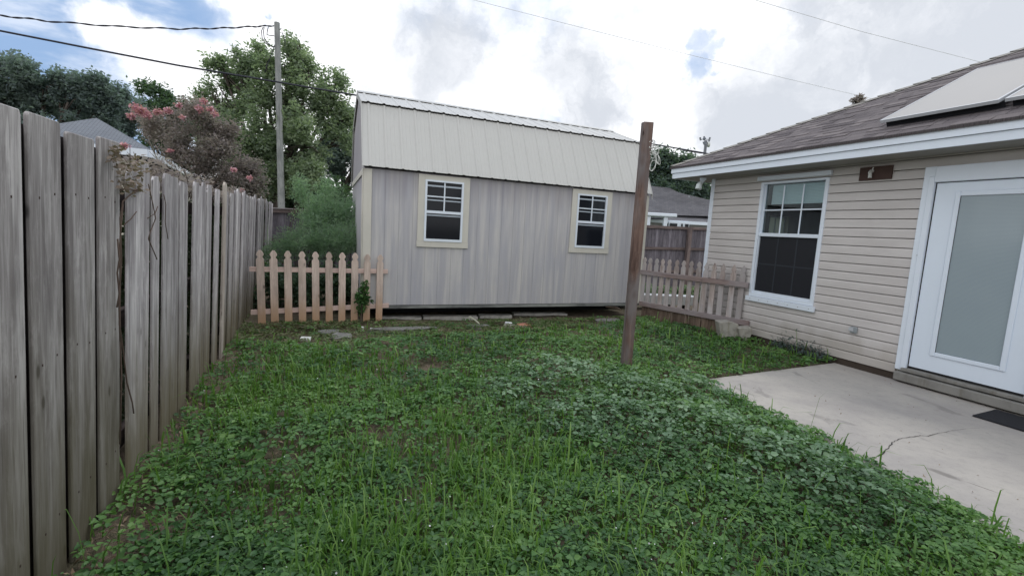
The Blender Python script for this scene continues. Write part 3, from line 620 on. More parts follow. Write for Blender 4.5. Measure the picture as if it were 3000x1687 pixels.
near_p = mb.build('near_panel', M['fence_near'], lf, bevel=.003); near_p['label'] = 'wide grey boards with dark gaps nearest the camera'
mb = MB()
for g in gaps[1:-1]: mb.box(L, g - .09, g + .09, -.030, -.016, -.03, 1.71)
mb.build('backing_board', M['back_dark'], lf)  # very dark wood colour carries the shade inside the gaps
mb = MB()
for u, z in nails: z += random.uniform(-.02, .02); mb.box(L, u - .003, u + .003, .0141, .0155, z - .004, z + .004)
nl_ = sub(mb.build('nail_heads', M['nail'], lf), near_p); nl_['kind'] = 'stuff'
mb = MB(); far = [-.905, -.708, -.499, -.332, -.115, .107, .28, .451, .65, .842, 1.0, 1.11, 1.302, 1.49, 1.66, 1.80, 1.96, 2.153, 2.4]
while far[-1] < 7.2: far.append(far[-1] + random.choice((.14, .16, .18, .2)))
for i, (a, b) in enumerate(zip(far[:-1], far[1:])):
    hz = 1.665 + random.uniform(-.025, .02) + min(1, max(0, (a - .5) / 3)) * .07 + random.choice((0, 0, -.03, .02)); tl = random.uniform(-.03, .03)
    ga = random.choice((.008, .014, .024, .034)); gb = random.choice((.004, .010, .018))
    if 1.65 < a < 1.67: continue
    if .1 < a < .11: gb = .035
    o = random.uniform(-.014, .016)
    board(mb, a + ga, b - gb, -.05, hz, o, tl, .012)
far_p = mb.build('far_panel', M['fence_far'], lf, bevel=.002); far_p['label'] = 'narrow warped grey boards of the far stretch'
mb = MB(); board(mb, 1.665, 1.79, -.05, 1.765, .02, .0, .02); tb = mb.build('replacement_board', wood('tan_board', (.52, .48, .43), (.36, .31, .28), var=.05), lf, bevel=.002); tb['label'] = 'taller pale tan board'
for z in (.25, .9, 1.5):
    mb = MB(); mb.box(L, -2.9, -.96, -.074, -.037, z - .045, z + .045, 'u'); mb.box(L, -.90, 7.25, -.056, -.018, z - .045 - .02, z + .045 - .02, 'u'); mb.build('rail', M['rail_dark'], lf)
mb = MB(); mb.box(L, -.955, -.885, -.085, -.045, -.1, 1.60); mb.build('post', M['back_dark'], lf)
for u in (1.6, 4.0, 6.4):
    mb = MB(); mb.box(L, u - .045, u + .045, -.15, -.057, -.1, 1.62); mb.build('post', M['rail_dark'], lf)
# BACK FENCE
bf = thing('wooden_fence', 'grey back fence with rails facing the yard, behind the shed', 'fence', Bk(5, 0, 0))
def bt(u): return 1.58 + .019 * u
mb = MB(); u = 0.02
while u < 12.5:
    w = random.uniform(.135, .15); mb.box(Bk, u, u + w - .004, -.02, -.002, -.05, bt(u) - .02 + random.uniform(-.008, .008)); u += w
mb.build('board_panel', M['back_fence'], bf)
for k, (dz, hh, oo) in enumerate(((0, .04, .045), (-.62, .04, .04), (-1.3, .04, .04))):
    mb = MB(); mb.add([Bk(uu, o, bt(uu) + dz + s) for s in (-hh, hh) for o in (.001, oo) for uu in (0.02, 12.5)], [(0, 2, 3, 1), (4, 5, 7, 6), (0, 1, 5, 4), (2, 6, 7, 3), (0, 4, 6, 2), (1, 3, 7, 5)], [(s, o, uu) for s in (-hh, hh) for o in (.001, oo) for uu in (0.02, 12.5)])
    mb.build('rail', M['back_rail'], bf)
mb = MB(); mb.add([Bk(uu, o, bt(uu) + s) for s in (.042, .06) for o in (-.04, .07) for uu in (0.0, 3.2)], [(0, 2, 3, 1), (4, 5, 7, 6), (0, 1, 5, 4), (2, 6, 7, 3), (0, 4, 6, 2), (1, 3, 7, 5)], [(s, o, uu) for s in (.042, .06) for o in (-.04, .07) for uu in (0.0, 3.2)])
mb.build('cap_rail', M['picket_old'], bf)
for u in (2.6, 5.0, 7.5, 9.35 + 1.95, 12.4):
    mb = MB(); mb.box(Bk, u - .06, u + .06, .046, .14, -.1, bt(u) + .03); mb.build('post', M['back_rail'], bf)

# ================================================================ PICKET FENCES
def gothic(fr, mb, uc, w, z0, z1, o0, o1, sh=0, sharp=False):
    h = w / 2; hd = .13
    pr = [(h, z0), (h, z1 - hd), (h * .92, z1 - hd + .008), (h * .62, z1 - hd + .026), (h * .62, z1 - hd + .042), (h * .96, z1 - hd + .062), (h * .86, z1 - hd + .085), (h * .52, z1 - .018), (h * .22, z1 - .003)] if not sharp else \
         [(h, z0), (h, z1 - hd - .02), (h * .62, z1 - hd + .006), (h * .60, z1 - hd + .02), (h * .98, z1 - hd + .05), (h * .5, z1 - .035), (h * .12, z1)]
    poly = [(uc + a + sh * (z - z0) / (z1 - z0), z) for a, z in pr] + [(uc - a + sh * (z - z0) / (z1 - z0), z) for a, z in pr[::-1]]
    mb.prism(fr, poly, o0, o1)
pf = thing('picket_fence', 'low new tan picket fence panel in front of the shed corner', 'picket fence', S(-.5, .06, 0))
bots = [.04, -.05, .02, .0, -.01, .03, .03, .05, .06, .07]
for k, (u, sh) in enumerate(zip([-1.302, -1.142, -.970, -.794, -.622, -.447, -.275, -.105, .065, .244], [-.02, -.018, -.012, -.01, -.012, -.012, -.004, .002, .0, .004])):
    mb = MB(); gothic(S, mb, u - sh * .4, .094, -.03 + bots[k] * .6, 1.006 - (.012 if k > 7 else 0), .062, .080, sh); mb.build('picket', M['picket_new'], pf, bevel=.002)
mb = MB(); mb.box(S, -1.44, .36, .030, .061, .712, .777, 'u'); mb.build('rail', M['picket_rail'], pf, bevel=.002)
mb = MB(); mb.add([S(u, o, z0 + s) for s in (0, .066) for o in (.030, .061) for u, z0 in ((-1.43, .128), (.385, .205))], [(0, 2, 3, 1), (4, 5, 7, 6), (0, 1, 5, 4), (2, 6, 7, 3), (0, 4, 6, 2), (1, 3, 7, 5)], [(s, o, u) for s in (0, .066) for o in (.030, .061) for u in (-1.43, .385)]); mb.build('rail', M['picket_rail'], pf, bevel=.002)
pr_ = thing('picket_fence', 'old weathered picket fence between the shed corner and the house wall', 'picket fence', PR(1, 0, 0))
us = [.019, .141, .271, .406, .537, .679, .810, .957, 1.100, 1.228, 1.369, 1.519, 1.685, 1.836]
for k, u in enumerate(us):
    mb = MB(); gothic(PR, mb, u, .085, .20, EYE - .345 - .016 * (1 - k / 13) + random.uniform(-.004, .004), -.020, -.002, random.uniform(-.008, .008), sharp=k > 8); mb.build('picket', M['picket_old'], pr_, bevel=.002)
mb = MB(); mb.box(PR, -.03, 1.955, .0, .036, .772, .852, 'u'); mb.build('rail', M['picket_old_rail'], pr_, bevel=.003)
mb = MB(); mb.box(PR, .0, 2.03, .0, .036, .190, .272, 'u', sh=(0, 0)); mb.build('rail', M['picket_old_rail'], pr_, bevel=.003)
mb = MB(); mb.box(PR, 1.16, 1.185, -.06, -.021, .22, .80); mb.build('stake', M['picket_old'], pr_)
mb = MB(); u = .04
while u < 1.98:
    w = random.uniform(.07, .14); mb.box(PR, u, u + w - random.choice((.003, .006, .02)), -.028, -.008 + random.uniform(-.004, .004), -.06, .189); u += w
mb.build('skirt_board', M['skirt'], pr_)

# ================================================================ TALL POST, ROPE
post = thing('wooden_post', 'tall brown square timber post standing in the lawn', 'post', (1.30, 5.15, 0))
mb = MB(); c, s = math.cos(.03), math.sin(.03); h = .052
vs = []; ts = []
for z, dx, e in ((-.1, -.022, 0), (1.3, -.018, 0), (2.60, -.014, 0), (2.635, -.014, .0)):
    for a, b in ((-h, -h), (h, -h), (h, h), (-h, h)):
        vs.append((1.33 + dx + a * c - b * s, 5.15 + a * s + b * c, z + (.012 if (z > 2.63 and b > 0) else 0))); ts.append((a, b, z))
mb.add(vs, [(3, 2, 1, 0), (12, 13, 14, 15)] + [(4 * k + i, 4 * k + (i + 1) % 4, 4 * k + 4 + (i + 1) % 4, 4 * k + 4 + i) for k in range(3) for i in range(4)], ts, .5)
mb.build('timber', M['post'], post, bevel=.006)
nh = at(1841, 1014, 5.12)
mb = MB(); mb.tube([nh + np.array([0, .03, 0]), nh + np.array([.0, -.012, 0])], .009, 8); mb.build('bolt_hole', M['black'], post)
hk = at(1905, 411, 5.15)
mb = MB(); hp_ = [hk + np.array([-.02, 0, 0])] + [hk + np.array([.03 + .02 * math.sin(t), -.01, -.02 + .02 * math.cos(t)]) for t in np.linspace(0, 4.2, 10)]
mb.tube(hp_, .0035, 6); mb.build('hook', M['steel'], post)
mb = MB()
def loop(cx, cy, rx, ry, rot=0, a0=0, a1=2 * PI, dep=0.):
    pts = []
    for t in np.linspace(a0, a1, 26):
        x = rx * math.sin(t); y = -ry * math.cos(t); pts.append(at(cx + x * math.cos(rot) - y * math.sin(rot), cy + x * math.sin(rot) + y * math.cos(rot), 5.11 + dep + .012 * math.sin(3 * t)))
    mb.tube(pts, .0042, 6)
loop(1908, 424, 8, 10); loop(1912, 420, 5, 9, .4, dep=.01); loop(1907, 442, 5, 13, -.2); loop(1921, 440, 9, 13, -.35); loop(1923, 439, 7, 11, .2, dep=.01)
loop(1912, 486, 8, 16, .3); loop(1914, 480, 7, 22, .35, dep=.01); loop(1928, 468, 5, 15, -.25); loop(1924, 462, 5, 18, -.15, dep=.01); loop(1907, 449, 4, 4)
mb.tube([at(1908, 432, 5.11), at(1915, 450, 5.1), at(1918, 462, 5.1)], .0042, 6); mb.tube([at(1915, 432, 5.11), at(1921, 455, 5.1), at(1919, 470, 5.1)], .0042, 6)
tag(mb.build('rope_bundle', M['rope'], smooth=True), 'knotted pale rope hanging from the hook near the top of the brown post', 'rope')

# ================================================================ UTILITY POLE, WIRES
PY = 14.2
pt_, pb_ = at(811.5, 67, PY), at(824.5, 608, PY); dv = (pb_ - pt_); pg = pt_ + dv * (pt_[2] + .2) / (pt_[2] - pb_[2])
up = thing('utility_pole', 'tall grey timber utility pole rising behind the back fence', 'utility pole', (pg[0], pg[1], 0))
mb = MB(); mb.tube([pt_, pt_ + (pg - pt_) * .33, pt_ + (pg - pt_) * .66, pg], [.073, .083, .095, .108], 14); mb.build('pole_shaft', M['pole'], up, smooth=False)
M['ins'] = plain('pale_insulator', (.6, .62, .62), .4, .5)
for qa, qb in (((802, 76), (812, 76)), ((820, 87), (824, 84))): mb = MB(); mb.tube([at(*qa, PY - .02), at(*qb, PY)], .02, 8); mb.build('insulator', M['ins'], up)
for q in ([(771, 80), (766, 92), (768, 112), (776, 126), (790, 134), (802, 140)], [(774, 80), (772, 94), (774, 112), (782, 124), (792, 134), (803, 139)], [(786, 80), (783, 92), (782, 103), (792, 105), (803, 106)], [(826, 96), (831, 107), (835, 122), (835, 136)], [(805, 132), (800, 148), (792, 168), (783, 190), (776, 215)]):
    mb = MB(); mb.tube([at(x, y, PY - .1) for x, y in q], .012, 6); mb.build('drip_loop', M['wire'], up, smooth=True)
def wire(name, pts, r, m, label, twist=0, sm=True):
    P = [np.array(p) for p in pts]; out = []
    for i in range(len(P) - 1):
        for k in range(24 if twist else 8):
            t = k / (24 if twist else 8); out.append(P[i] * (1 - t) + P[i + 1] * t)
    out.append(P[-1]); mb = MB()
    if twist:
        for ph in (0, PI): mb.tube([p + np.array([0, r * .7 * math.cos(i * .55 + ph), r * .75 * math.sin(i * .55 + ph) + .012 * math.sin(i * .37)]) for i, p in enumerate(out)], r, 5)
    else: mb.tube(out, r, 6)
    return tag(mb.build(name, m, smooth=sm), label, 'cable')
wire('service_cable', [at(-160, 28, 11.0), at(0, 46, 11.6), at(150, 64, 12.2), at(350, 79, 12.8), at(520, 86, 13.4), at(640, 84, 13.8), at(740, 79, 14.1), at(802, 76, PY)], .013, M['wire'], 'dark twisted cable running left from the top of the utility pole', 1)
wire('telephone_cable', [at(-200, 50, 11.5), at(0, 91, 12.1), at(250, 140, 12.6), at(520, 192, 13.2), at(825, 243, 13.85), at(1050, 281, 14.6), at(1330, 328, 15.6), at(1620, 376, 16.9), at(1910, 422, 18.3), at(2100, 455, 19.3), at(2300, 492, 20.5)], .024, M['wire'], 'thick dark cable crossing low behind the pole and the shed roof')
wire('telephone_cable', [at(1985, 437, 18.6), at(2020, 444, 18.8), at(2050, 449, 19.0), at(2090, 452, 19.2), at(2150, 460, 19.4)], .015, M['wire'], 'short thin cable strand sagging below the cable right of the brown post')
wire('power_line', [at(1150, -62, 30), at(1385, 0, 31), at(1650, 68, 32.5), at(1995, 155, 34.5), at(2300, 230, 36.5), at(2560, 291, 38.5), at(2700, 322, 40)], .015, M['wire_pale'], 'thin pale overhead line that dips behind the brown house roof')
wire('power_line', [at(2000, -62, 30), at(2210, 0, 31), at(2520, 92, 33), at(2870, 182, 35.5), at(3200, 262, 38)], .015, M['wire_pale'], 'thin pale overhead line at the upper right, above the solar panels')

# ================================================================ CELL TOWER
M['towersteel'] = plain('tower_steel', (.22, .23, .26), .6, .3)
TY = 150.; tc_ = at(2064, 450, TY); topz = at(2064, 412, TY)[2]; k = TY / FPX
tw = thing('cell_tower', 'distant lattice cell tower with antennas above the hip of the house roof', 'tower', (tc_[0], TY, 0))
mb = MB(); w = 4.0 * k * .55; hh = 8 * k * .45
legs = [(-w, -w), (w, -w), (0, w)]
for a, b in legs: mb.tube([(tc_[0] + a, TY + b, 0), (tc_[0] + a * .9, TY + b * .9, topz)], .24, 5)
nb = int(topz / 1.6)
for i in range(nb):
    z0 = i * 1.6
    for j in range(3):
        a, b = legs[j], legs[(j + 1) % 3]; mb.tube([(tc_[0] + a[0], TY + a[1], z0), (tc_[0] + b[0], TY + b[1], z0 + 1.6)], .11, 4)
mb.build('mast', M['towersteel'], tw)
def tp(x, y): return at(x, y, TY)
mb = MB()
for x0, y0, x1, y1 in ((2051, 403, 2053, 412), (2080, 403, 2077, 415), (2063, 400, 2063, 408)): mb.tube([tp(x0, y0), tp(x1, y1)], .28, 5)
mb.tube([tp(2052, 409), tp(2078, 409)], .1, 5); mb.build('antenna', M['towersteel'], tw)
mb = MB(); mb.tube([tp(2061, 405), tp(2066, 409)], .5, 8); mb.tube([tp(2062, 415), tp(2066, 424)], .45, 8); mb.build('equipment_cluster', plain('tower_boxes', (.2, .22, .27), .6, .3), tw)
mb = MB(); mb.tube([tp(2072, 424), tp(2078, 424)], [.75, .8], 12); mb.build('dish', M['rope'], tw)

# ================================================================ FOLIAGE
def unit(v): return v / np.linalg.norm(v, axis=-1, keepdims=True)
def leafcards(P, size, aspect=.5, up=.35, fold=.25, rg=None, droop=0):
    """one 4-vert folded leaf per point, random facing"""
    rg = rg or rng; n = len(P); d = rg.normal(size=(n, 3)); d[:, 2] = d[:, 2] * .6 - droop; d = unit(d)
    nn = rg.normal(size=(n, 3)); nn[:, 2] = np.abs(nn[:, 2]) + up; s = unit(np.cross(d, nn)); nn = unit(np.cross(s, d))
    L_ = (size * rg.uniform(.65, 1.35, n))[:, None]; W = L_ * aspect
    V = np.stack([P, P + d * L_ * .45 + s * W * .5 + nn * L_ * fold * .4, P + d * L_, P + d * L_ * .45 - s * W * .5 + nn * L_ * fold * .4], 1).reshape(-1, 3)
    return V, np.arange(4 * n).reshape(-1, 4)
def clumps(blobs, ncl, per, crad, rg, shell=.62):
    """blobs: (centre, radii) ; returns points gathered in small clumps near the blob surfaces, and a random value per clump"""
    vol = np.array([np.prod(r) ** (2 / 3) for c, r in blobs]); cnt = np.maximum(1, (ncl * vol / vol.sum()).astype(int)); P = []; R = []
    for (c, r), k in zip(blobs, cnt):
        d = unit(rg.normal(size=(k, 3))); rad = rg.uniform(shell, 1.0, k) ** .8 * rg.uniform(.82, 1.1, k)
        cc = np.array(c) + d * rad[:, None] * np.array(r); q = cc[:, None, :] + unit(rg.normal(size=(k, per, 3))) * rg.uniform(0, 1, (k, per, 1)) ** .45 * crad * 1.35 * rg.uniform(.55, 1.3, (k, 1, 1))
        P.append(q.reshape(-1, 3)); R.append(np.repeat(rg.uniform(0, 1, k), per))
    return np.concatenate(P), np.concatenate(R)
def tree(name, label, cat, base, blobs, mat, ncl, per, leaf, crad=.3, trunk_r=.14, bark='bark', seed=1, group=None, limbs=True, aspect=.5, shell=.5, top=None, droop=0, multi=1, fk=0, ff=.4):
    rg = np.random.default_rng(seed); base = np.array(base, float); root = thing(name, label, cat, base, group); full = blobs; blobs = frag(blobs, fk, ff, seed + 50) if fk else blobs
    P, R = clumps(blobs, ncl, per, crad, rg, shell); V, Fc = leafcards(P, leaf, aspect, rg=rg, droop=droop)
    r = np.clip(np.repeat(R * .65 + rg.uniform(0, .35, len(R)), 4), 0, 1)
    bigmesh('crown', V, Fc, M[mat], root, rnd=r)
    mb = MB(); cz = np.mean([c[2] for c, _ in blobs]); cx = np.mean([c[0] for c, _ in blobs]); cy = np.mean([c[1] for c, _ in blobs])
    for m in range(multi):
        j = np.array([rg.uniform(-.25, .25), rg.uniform(-.25, .25), 0]) * (multi > 1)
        fork = np.array([base[0] * .6 + cx * .4, base[1] * .6 + cy * .4, base[2] + (cz - base[2]) * (.55 if multi == 1 else .35)]) + j * 1.5
        mb.tube([base + j * .4 - np.array([0, 0, .1]), (base + j * .5 + fork) / 2 + np.array([.03, 0, 0]), fork], [trunk_r, trunk_r * .8, trunk_r * .62], 8)
        for i, (c, rr) in enumerate(full):
            if multi > 1 and i % multi != m: continue
            c = np.array(c, float); mid = fork * .5 + c * .5 + np.array([rg.uniform(-.2, .2), rg.uniform(-.2, .2), -.1 * np.linalg.norm(c - fork)])
            mb.tube([fork, mid, c], [trunk_r * .5, trunk_r * .32, trunk_r * .12], 6)
            for q in range(5):
                e = c + unit(rg.normal(size=3)) * np.array(rr) * .85; mb.tube([c * .6 + mid * .4, (c + e) / 2 + rg.normal(size=3) * .05, e], [trunk_r * .16, trunk_r * .09, trunk_r * .03], 4)
    mb.build('trunk', M[bark], root, smooth=True); return root
def frag(bl, k, f, seed, spread=.85):
    rg = np.random.default_rng(seed); out = []
    for c, r in bl:
        for i in range(k):
            d = unit(rg.normal(size=3)); q = rg.uniform(.25, 1.0) ** .6 * spread; out.append((np.array(c) + d * q * np.array(r), tuple(np.array(r) * f * rg.uniform(.65, 1.3))))
    return out
def B(x, y, Y, rpx, ry=None, asp=1.0, dz=.8):
    """crown blob seen at pixel x,y at depth Y with pixel radius rpx"""
    r = rpx * Y / FPX; return (at(x, y, Y), (r * asp, r * dz if ry is None else ry, r))
# big light green tree behind the utility pole
bl = [B(850, 180, 15.5, 62), B(905, 215, 15.5, 55), B(700, 215, 15.5, 75), B(770, 250, 15.2, 90), B(890, 290, 15.5, 95), B(960, 300, 15.8, 65), B(680, 300, 15.5, 75), B(790, 360, 15.0, 105), B(900, 400, 15.2, 100), B(690, 400, 15.2, 85), B(760, 470, 14.9, 95), B(860, 500, 15.0, 90), B(650, 480, 15.4, 70), B(1000, 400, 16, 60), B(985, 270, 16, 45), B(1015, 330, 16.2, 50), B(630, 280, 15.6, 45), B(620, 380, 15.6, 50), B(860, 145, 15.5, 30), B(770, 165, 15.6, 45), B(650, 195, 15.5, 40)]
tree('leafy_tree', 'tall light green leafy tree behind the utility pole', 'tree', (at(800, 600, 15.3)[0], 15.3, 0), bl, 'tree_mid', 1600, 34, .115, .17, .2, seed=3, shell=.1, fk=6, ff=.46)
bl = [B(1010, 345, 19, 50), B(1045, 350, 19, 42), B(1060, 450, 19, 50), B(1040, 420, 19, 55), B(960, 430, 19.5, 65), B(1010, 500, 19, 60), B(930, 520, 19.5, 60), B(1060, 500, 19, 45)]
tree('leafy_tree', 'dark tree whose crown shows between the light green tree and the shed', 'tree', (at(1000, 600, 19)[0], 19, 0), bl, 'tree_dark', 480, 32, .13, .22, .2, seed=5, shell=.1, fk=4, ff=.42)
# dark trees at the left
bl = [B(20, 235, 15, 85), B(120, 255, 15, 80), B(-80, 240, 15, 110), B(200, 300, 15, 70), B(60, 340, 15, 90), B(170, 370, 15, 80), B(-60, 350, 15, 90), B(250, 270, 15.5, 48), B(-10, 195, 15, 38), B(75, 205, 15, 40), B(200, 245, 15.2, 42), B(270, 260, 15.4, 42), B(310, 300, 15.6, 48), B(300, 380, 15.6, 60), B(370, 290, 16, 34)]
tree('leafy_tree', 'spreading dark blue-green tree at the left edge above the tall fence', 'tree', (at(80, 500, 15)[0], 15, 0), bl, 'tree_dark', 1600, 34, .11, .17, .2, seed=7, shell=.1, fk=6, ff=.45)
bl = [B(285, 285, 18, 45), B(330, 310, 18, 58), B(270, 370, 18, 60), B(370, 345, 18, 52), B(310, 420, 18, 65), B(250, 330, 18, 45)]
tree('leafy_tree', 'small dark tree behind the pale neighbouring roof', 'tree', (at(300, 500, 18)[0], 18, 0), bl, 'tree_dark', 800, 32, .12, .2, .16, seed=9, shell=.1, fk=6, ff=.46)
bl = [B(455, 290, 21, 48), B(510, 320, 21, 55), B(420, 335, 21, 42), B(560, 350, 21, 55), B(470, 385, 21, 65), B(590, 330, 21.5, 42), B(610, 410, 21, 70), B(530, 440, 21, 70)]
tree('leafy_tree', 'dark rounded tree behind the pink blossoming shrub', 'tree', (at(500, 600, 21)[0], 21, 0), bl, 'tree_back', 560, 34, .14, .23, .18, seed=11, shell=.1, fk=5, ff=.42)
# crepe myrtle
bl = [B(420, 370, 8.6, 42), B(500, 370, 8.4, 62), B(590, 350, 8.4, 62), B(640, 380, 8.5, 50), B(505, 420, 8.2, 55), B(570, 450, 8.2, 80), B(650, 470, 8.4, 75), B(700, 520, 8.6, 60), B(620, 530, 8.3, 60), B(740, 550, 8.8, 38), B(560, 530, 8.2, 38), B(600, 325, 8.5, 34)]
cm = tree('blossoming_shrub', 'bronze-leaved multi-stem shrub with pink blossom above the left fence', 'shrub', (at(560, 600, 8.4)[0], 8.4, 0), bl, 'myrtle', 1500, 16, .05, .10, .035, 'bark_pale', seed=13, shell=.1, multi=6, fk=6, ff=.45)
for (x, y, r, Y) in [(400, 318, 16, 8.3), (418, 330, 16, 8.3), (432, 338, 13, 8.3), (386, 341, 12, 8.2), (463, 329, 13, 8.3), (492, 326, 12, 8.3), (525, 310, 9, 8.4), (584, 320, 12, 8.4), (597, 298, 10, 8.4), (617, 322, 10, 8.4), (535, 345, 8, 8.3), (363, 428, 11, 7.4), (733, 522, 9, 8.4), (706, 560, 10, 8.4), (684, 498, 7, 8.3), (498, 442, 6, 8.0), (630, 335, 7, 8.4), (412, 322, 10, 8.25)]:
    c, rr = B(x, y, Y - .42, r * .9, dz=1.0); rg = np.random.default_rng(int(x)); n_ = int(11 * r); P = c + unit(rg.normal(size=(n_, 3))) * rg.uniform(.05, 1, (n_, 1)) * np.array(rr) * np.array([1.25, 1.1, .95])
    V, Fc = leafcards(P, .034, .9, rg=rg); bigmesh('blossom', V, Fc, M['pink'], cm, rnd=np.repeat(rg.uniform(0, 1, n_), 4))
# low hedge mass on the neighbour's side behind the corner
bl = [B(640, 590, 15.5, 60), B(720, 585, 16, 70), B(880, 590, 16.5, 80), B(800, 600, 16.5, 75), B(970, 590, 17, 70), B(740, 520, 17, 60), B(860, 520, 17, 55)]
tree('hedge_shrub', 'dark dense shrub mass behind the fence corner under the tall tree', 'shrub', (at(760, 600, 16)[0], 16, 0), bl, 'tree_back', 700, 26, .15, .24, .07, seed=15, shell=.2)
# feathery shrub inside the yard, behind the picket panel
def plume(c, r, n, seed, name='x'):
    pass
bl = [B(885, 575, 9.0, 45, asp=.55), B(925, 640, 8.8, 62), B(965, 620, 8.9, 66), B(1010, 640, 8.8, 60), B(850, 720, 8.6, 50), B(800, 745, 8.4, 40), B(930, 710, 8.4, 75), B(1000, 720, 8.3, 60), B(872, 545, 9.0, 25, asp=.5), B(1030, 700, 8.5, 42), B(960, 560, 9.1, 38)]
fs = thing('feathery_shrub', 'soft feathery green shrub behind the tan picket panel beside the shed', 'shrub', (at(920, 900, 8.8)[0], 8.8, 0))
rg = np.random.default_rng(17); P, R = clumps(bl, 1050, 26, .10, rg, .15); V, Fc = leafcards(P, .065, .16, rg=rg, droop=-.6); bigmesh('foliage', V, Fc, M['feather'], fs, rnd=np.clip(np.repeat(R * .6 + rg.uniform(0, .4, len(R)), 4), 0, 1))
mb = MB()
for k in range(26):
    b = fs['_o']; c, rr = bl[k % len(bl)]; a = np.array([b[0] + rg.uniform(-.7, .7), b[1] + rg.uniform(-.3, .3), 0]); mb.tube([a, (a + c) / 2 + rg.normal(size=3) * .08, c + rg.normal(size=3) * .1], [.012, .009, .004], 5)
mb.build('stem', M['vine'], fs)
# low broad shrubs filling behind the pickets
bl = [B(760, 800, 7.9, 45), B(830, 830, 7.8, 60), B(900, 850, 7.6, 60), B(980, 830, 7.7, 60), B(1030, 850, 7.6, 40), B(740, 870, 7.6, 40)]
ls = thing('low_shrub', 'dark low leafy growth behind the gaps of the tan pickets', 'shrub', (at(880, 900, 7.7)[0], 7.7, 0))
rg = np.random.default_rng(19); P, R = clumps(bl, 420, 14, .1, rg, .2); P[:, 2] = np.abs(P[:, 2]); V, Fc = leafcards(P, .075, .55, rg=rg); bigmesh('foliage', V, Fc, M['tree_back'], ls, rnd=np.clip(np.repeat(R, 4), 0, 1))
# climbing weed at the pickets
bl = [B(1064, 842, 6.75, 12), B(1060, 865, 6.75, 16), B(1066, 880, 6.75, 20), B(1052, 872, 6.72, 14), B(1070, 850, 6.75, 9), B(1058, 905, 6.75, 12), B(1075, 832, 6.75, 7)]
cw = thing('climbing_weed', 'green weed climbing the right end of the tan picket panel', 'weed', (at(1060, 930, 6.75)[0], 6.75, 0))
rg = np.random.default_rng(23); P, R = clumps(bl, 90, 8, .035, rg, .1); V, Fc = leafcards(P, .05, .5, rg=rg); bigmesh('foliage', V, Fc, M['weed'], cw, rnd=np.repeat(R * .6, 4))
mb = MB(); mb.tube([at(1058, 940, 6.74), at(1060, 890, 6.73), at(1072, 830, 6.72)], [.008, .006, .003], 5); mb.build('stem', M['vine'], cw)
# tree tip above the house roof and trees behind the right neighbour
bl = [B(2513, 298, 30, 13), B(2506, 292, 30, 8), B(2520, 290, 30, 8), B(2515, 330, 30, 22), B(2500, 360, 30, 30)]
tree('leafy_tree', 'tip of a far reddish treetop poking above the house roof line', 'tree', (at(2513, 600, 30)[0], 30, 0), bl, 'myrtle', 160, 10, .2, .12, .12, seed=25)
bl = [B(1935, 478, 34, 32), B(1968, 474, 34, 30), B(2000, 482, 34, 26), B(2018, 486, 34, 22), B(1925, 510, 34, 40), B(1985, 525, 34, 45), B(2035, 535, 34, 38), B(2070, 565, 34, 42), B(1990, 560, 34, 50), B(1920, 560, 34, 50), B(2100, 580, 34, 40), B(1880, 540, 34, 50)]
tree('leafy_tree', 'dark rounded tree behind the grey roofed house, right of the shed', 'tree', (at(2000, 650, 34)[0], 34, 0), bl, 'tree_far', 1500, 20, .24, .38, .25, seed=27, fk=3, ff=.55)
bl = [B(2100, 580, 38, 36), B(2160, 575, 38, 40), B(2080, 605, 38, 36)]
tree('leafy_tree', 'dark tree seen under the house eave by the flood light', 'tree', (at(2120, 650, 38)[0], 38, 0), bl, 'tree_far', 380, 16, .30, .45, .25, seed=29)

# ================================================================ VINE ON THE LEFT FENCE
vn = thing('dry_vine', 'dry bare vine twining over the boards near the left fence gap', 'vine', L(-.7, .05, 0))
def onL(x, y, off=.04):
    d = ray(x, y); o = np.array([*(FO + FN * off)]); 
    t = (FN @ o) / (FN @ d[:2] - .035 * d[2] * 0 - 0); 
    for _ in range(4):
        z = d[2] * t + EYE; oo = FO + FN * (off + .035 * z); t = (FN @ oo) / (FN @ d[:2])
    return (d[0] * t, d[1] * t, d[2] * t + EYE)
mb = MB()
for q, r_ in (([(352, 1000), (349, 880), (356, 760), (352, 640), (360, 590), (385, 568), (412, 556)], .0035), ([(360, 600), (352, 700), (352, 850), (350, 950), (360, 1020), (372, 1120), (388, 1180), (392, 1210)], .0035), ([(435, 540), (448, 600), (456, 640), (440, 680), (435, 700), (452, 740), (460, 760)], .003), ([(362, 660), (385, 640), (400, 620)], .0025), ([(432, 640), (455, 625), (462, 605)], .0025), ([(352, 560), (370, 550), (392, 558), (410, 552)], .004), ([(350, 900), (352, 980), (356, 1100), (352, 1300)], .004), ([(345, 700), (350, 760), (344, 800), (350, 860), (343, 900)], .004), ([(480, 570), (486, 600), (484, 650), (492, 700)], .0025)):
    mb.tube([onL(x, y) for x, y in q], r_, 5)
mb.build('stem', M['vine'], vn, smooth=True)
rg = np.random.default_rng(31); pts = []
for (x, y, r, n_) in ((342, 440, 14, 45), (335, 462, 10, 25), (368, 545, 24, 45), (385, 520, 26, 50), (405, 556, 14, 20), (400, 490, 26, 50), (350, 490, 12, 22)):
    for k in range(n_): pts.append(onL(x + rg.normal() * r * .5, y + rg.normal() * r * .6, rg.uniform(.01, .07)))
V, Fc = leafcards(np.array(pts), .026, .6, rg=rg); bigmesh('dry_foliage', V, Fc, M['vineleaf'], vn, rnd=np.repeat(rg.uniform(0, 1, len(pts)), 4))
